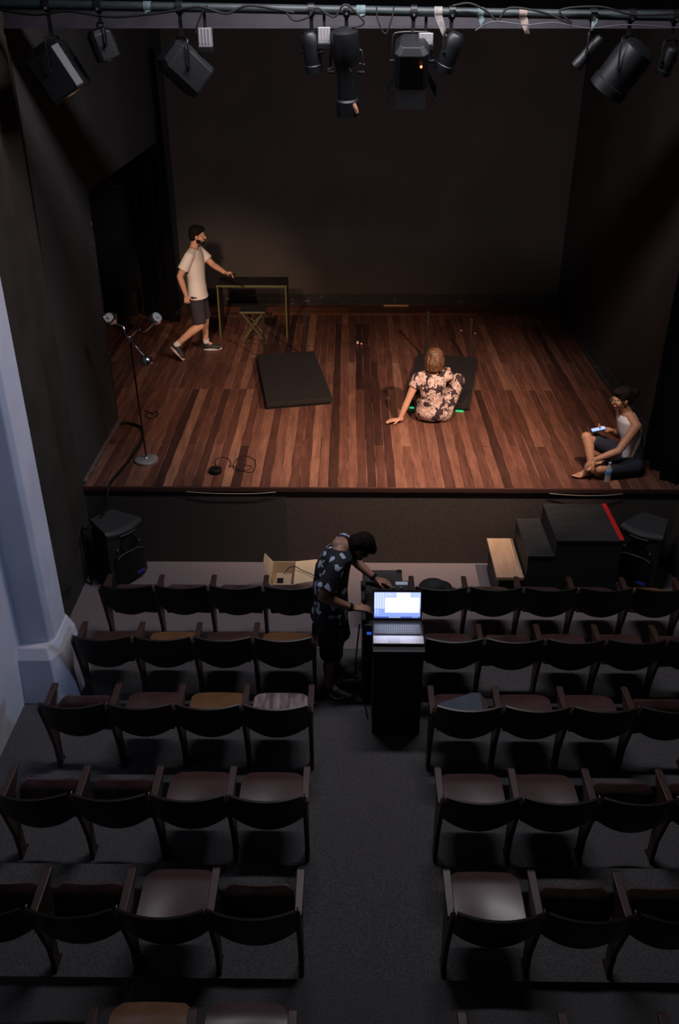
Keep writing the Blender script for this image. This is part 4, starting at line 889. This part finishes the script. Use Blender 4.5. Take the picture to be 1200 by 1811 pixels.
# ---- seated woman, seen from behind
M_flor = blobs('floral_print', (.040, .022, .032), (.66, .49, .44), 9, .58, petal=2.2, distort=.35)
J = dict(pelvis=(.985, 9.45, 1.02), belly=(.965, 9.44, 1.18), chest=(.96, 9.45, 1.32), neck=(.965, 9.50, 1.475), head=(.97, 9.53, 1.625), headup=(.02, .10, 1), face=(.05, 1, -.12),
    shL=(.79, 9.49, 1.41), elL=(.685, 9.42, 1.165), wrL=(.595, 9.36, .955), shR=(1.135, 9.52, 1.42), elR=(1.17, 9.75, 1.30), wrR=(1.19, 9.96, 1.34),
    hipL=(.89, 9.50, 1.0), knL=(.86, 9.88, 1.14), anL=(.95, 10.16, 1.05), toeL=(.98, 10.38, 1.005), heelL=(.945, 10.12, 1.005),
    hipR=(1.09, 9.47, 1.0), knR=(1.285, 9.78, 1.27), anR=(1.22, 10.06, 1.07), toeR=(1.20, 10.28, 1.003), heelR=(1.225, 10.03, 1.003))
p = Person('woman in pink floral outfit seated on the stage with her back turned', J, (0, 1, 0), (1, 0, 0), M_skin1, .97, (.98, 9.45, ZS))
WS = dict(chest=(.142, .092), waist=(.118, .090), hip=(.165, .115), sh=(.150, .075))
p.body({'L': ((-1, -.12, -.10), (0, 0, -1), .12, 1, .25), 'R': ((-.1, .8, -.4), (-.6, .2, -.7), .4, -1)}, shape=WS)
p.shirt(M_flor, hem=-.02, sl=.42, g=.014, name='blouse', flare=0, shape=WS, r_sl=.068)
m = MB(); j = p.J
m.ell(j['pelvis']+V((0, 0, .0)), (.205, .150, .118)); m.loft([(j['pelvis']+V((0, 0, -.02)), V((1, 0, 0)), V((0, 1, 0)), .185, .13), (j['belly'], V((1, 0, 0)), V((0, 1, 0)), .137, .105)])
for e in 'LR':
    m.cap(j['hip'+e], j['kn'+e], .120, .086); m.cap(j['kn'+e], j['an'+e].lerp(j['kn'+e], .15), .082, .055)
o = m.build('trousers', M_flor, p.t, remesh=.010, sm=4)
rr_ = random.Random(3); m = MB(); P = p.P
m.ell(P(0, -.022, .040), (.084, .098, .090), p.Rh); m.ell(P(0, -.058, -.03), (.076, .052, .085), p.Rh)
for k_ in range(46):      # wavy locks falling from the crown to the nape
    a_ = pi*(-.08+1.16*k_/45); lay = rr_.random(); ex = 1+.10*lay; L_ = rr_.uniform(-.135, -.085); pts_ = []
    for q_ in range(11):
        t_ = q_/10; wv = .012*sin(t_*13+k_*1.7)*t_
        if t_ < .45: th_ = (.12+t_/.45*.88)*pi/2; rad_ = sin(th_); z_ = .035+.098*cos(th_)
        else: k2_ = (t_-.45)/.55; rad_ = 1+.10*sin(k2_*pi)-.02*k2_+.05*lay; z_ = .035-(.035-L_)*k2_
        rad_ *= ex
        pts_.append(P(cos(a_)*.086*rad_+wv, -.026-sin(a_)*.088*rad_+wv*.6, z_))
    m.tube(pts_, .0125+.004*rr_.random(), n=6, sub=2)
m.build('hair', M_hairb, p.t, remesh=.006, sm=1)
# ---- seated man at the right
f = V((-.97, -.25, 0)).normalized(); r = V((f.y, -f.x, 0))
J = dict(pelvis=(2.94, 8.22, 1.01), belly=(2.93, 8.23, 1.17), chest=(2.87, 8.24, 1.35), neck=(2.81, 8.25, 1.53), head=(2.735, 8.24, 1.685), headup=(-.18, -.05, 1), face=(-.95, -.20, -.28),
    shL=(2.87, 8.08, 1.455), elL=(2.70, 7.97, 1.235), wrL=(2.475, 7.955, 1.145), shR=(2.81, 8.42, 1.46), elR=(2.84, 8.42, 1.20), wrR=(2.68, 8.30, 1.315),
    hipL=(2.93, 8.11, 1.0), knL=(2.545, 7.985, 1.025), anL=(2.74, 8.22, .955), toeL=(2.50, 8.31, .925), heelL=(2.78, 8.23, .925),
    hipR=(2.91, 8.33, 1.0), knR=(2.45, 8.28, 1.245), anR=(2.50, 8.09, .975), toeR=(2.30, 8.00, .915), heelR=(2.54, 8.10, .905))
p = Person('man in white sleeveless shirt sitting cross-legged at the right stage corner', J, f, r, M_skin2, .96, (2.9, 8.2, ZS))
p.body({'L': ((-.62, .12, -.62), (-.15, .2, -1), .28, 1), 'R': ((-1, -.15, .25), (.1, -.3, 1), .35, -1)}, shape=dict(z0=-.04))
M_tank = mat('white_and_navy_cotton', (.72, .68, .68), .9, bump=(14, .35)); nt_ = M_tank.node_tree
tc_ = nt_.nodes.new('ShaderNodeTexCoord'); sx_ = nt_.nodes.new('ShaderNodeVectorMath'); sx_.operation = 'DOT_PRODUCT'; sx_.inputs[1].default_value = (1, .2, -.28)
cr_ = nt_.nodes.new('ShaderNodeValToRGB'); cr_.color_ramp.elements[0].position = -.03+.0; cr_.color_ramp.elements[0].color = (.72, .68, .68, 1)
ad_ = nt_.nodes.new('ShaderNodeMath'); ad_.operation = 'ADD'; ad_.inputs[1].default_value = .5; nt_.links.new(tc_.outputs['Object'], sx_.inputs[0]); nt_.links.new(sx_.outputs['Value'], ad_.inputs[0])
cr_.color_ramp.elements[0].position = .405; cr_.color_ramp.elements[1].position = .425; cr_.color_ramp.elements[1].color = (.022, .026, .045, 1)
nt_.links.new(ad_.outputs[0], cr_.inputs[0]); nt_.links.new(cr_.outputs[0], nt_.nodes['Principled BSDF'].inputs['Base Color'])
p.shirt(M_tank, hem=.0, sl=0, g=.014, name='tank_top', flare=.01)
m_ = mat('navy_shorts_cloth', (.018, .022, .042), .9, bump=(16, .4)); p.shorts(m_, t1=.86, r0=.104, r1=.084, top=.07)
p.hair(M_hair, [((0, -.022, .048), (.086, .100, .084)), ((0, -.060, .0), (.078, .060, .085)), ((.066, .005, .02), (.016, .04, .04)), ((-.066, .005, .02), (.016, .04, .04)), ((0, -.135, .035), (.056, .054, .054)), ((0, .035, .090), (.066, .052, .034))])
P = p.P; m = MB()
for sx in (-1, 1):
    m.tube([P(sx*.032+.024*cos(a), .104, .004+.018*sin(a)) for a in [2*pi*q/10 for q in range(11)]], .0022, n=6, sub=1); m.tube([P(sx*.056, .103, .008), P(sx*.078, .06, .008), P(sx*.080, -.005, .004)], .0022, n=6, sub=2)
m.tube([P(-.010, .105, .008), P(.010, .105, .008)], .0022, n=6, sub=1); g_ = m.build('glasses', mat('wire_rim', (.4, .36, .3), .3, .8), smooth=True, origin=P(0, .1, 0)); tag(g_, 'thin-rimmed glasses worn by the seated man at the right stage corner', 'glasses')
c = V(p.J['wrR'])+V((-.125, -.04, .025)); q = Quaternion((0, 1, 0), R(-14)).to_matrix()
ph = thing('smartphone', 'phone with a glowing blue-white screen held by the seated man', 'phone', c)
m = MB(); m.box(c, (.145, .072, .009), q); m.build('body', mat('phone_blue', (.03, .12, .4), .3), ph, bevel=.003)
m = MB(); m.box(c+q@V((0, 0, .0055)), (.132, .064, .002), q); m.build('screen', em('phone_screen', (.45, .6, 1), 1.1), ph)
# ---- operator at the desk
M_navyf = blobs('flower_shirt_print', (.008, .009, .018), (.42, .50, .64), 12.5, .33, distort=.30)
f = V((.985, .05, 0)).normalized(); r = V((f.y, -f.x, 0)); Z2 = .07
J = dict(pelvis=(-.13, 5.78, .93), belly=(-.135, 5.79, 1.09), chest=(-.115, 5.82, 1.25), neck=(-.055, 5.85, 1.435), head=(.10, 5.87, 1.405), headup=(.85, .10, .30), face=(.38, .12, -.9),
    shR=(-.085, 5.655, 1.355), elR=(-.19, 5.58, 1.135), wrR=(.045, 5.60, 1.015), shL=(-.035, 6.03, 1.365), elL=(.05, 6.13, 1.12), wrL=(.235, 6.02, 1.005),
    hipR=(-.135, 5.68, .88), knR=(-.125, 5.68, .46), anR=(-.145, 5.66, .165), toeR=(.075, 5.575, Z2+.002), heelR=(-.175, 5.665, Z2+.002),
    hipL=(-.12, 5.88, .88), knL=(-.06, 5.93, .48), anL=(-.095, 5.93, .165), toeL=(.10, 5.915, Z2+.002), heelL=(-.145, 5.93, Z2+.002))
p = Person('man in black flower-print shirt standing in the aisle, bent over the desk', J, f, r, M_skin3, 1.0, (-.1, 5.8, Z2))
p.body({'R': ((1, .12, -.05), (0, .2, -1), .35, 1), 'L': ((1, -.15, -.25), (0, 0, -1), .30, -1)})
p.shirt(M_navyf, hem=-.13, sl=.72, g=.040, name='shirt', flare=.008, r_sl=.088, shape=dict(waist=(.135, .10)))
p.shorts(mat('charcoal_shorts_cloth', (.016, .018, .024), .9, bump=(16, .4)), t1=.97, r0=.104, r1=.096, top=.06)
M_bs = mat('black_sneaker', (.010, .011, .014), .6)
for e in 'LR':
    s_ = p.shoe(e, M_bs if e == 'R' else mat('brown_sneaker', (.05, .035, .03), .7), mat('dull_sole', (.10, .085, .08), .6), name='sneaker')
    j = p.J; toe, heel = j['toe'+e], j['heel'+e]; d = (toe-heel).normalized(); x = d.cross(V((0, 0, 1))); u = V((0, 0, 1))
    if e == 'R':
        m = MB(); m.tube([heel+d*.175+x*.047+u*.062, heel+d*.13+x*.053+u*.034, heel+d*.10+x*.052+u*.036, heel+d*.03+x*.040+u*.066], .0035, n=6); m.build('side_mark', mat('pale_blue_mark', (.12, .22, .30), .5), s_, smooth=True)
p.hair(M_hair, [((0, -.025, .045), (.087, .100, .086)), ((0, -.060, -.005), (.080, .062, .085)), ((.066, .005, .02), (.016, .04, .045)), ((-.066, .005, .02), (.016, .04, .045)), ((0, .035, .085), (.070, .056, .040))])
p.hair(M_hair, [((0, .062, -.085), (.040, .034, .030)), ((.045, .02, -.065), (.018, .035, .035)), ((-.045, .02, -.065), (.018, .035, .035))], name='beard', vox=.006)
for e, rad in (('R', .034), ('L', .033)):
    w0, e0 = p.J['wr'+e], p.J['el'+e]; d = (w0-e0).normalized(); m = MB(); m.cyl(w0-d*.035, w0-d*.008, rad, rad*.95, n=24); o = m.build('wristband', M_rubber, smooth=True, origin=w0)
    tag(o, 'black watch on the nearer wrist of the desk operator' if e == 'R' else 'black bracelet on the farther wrist of the desk operator', 'watch' if e == 'R' else 'bracelet')
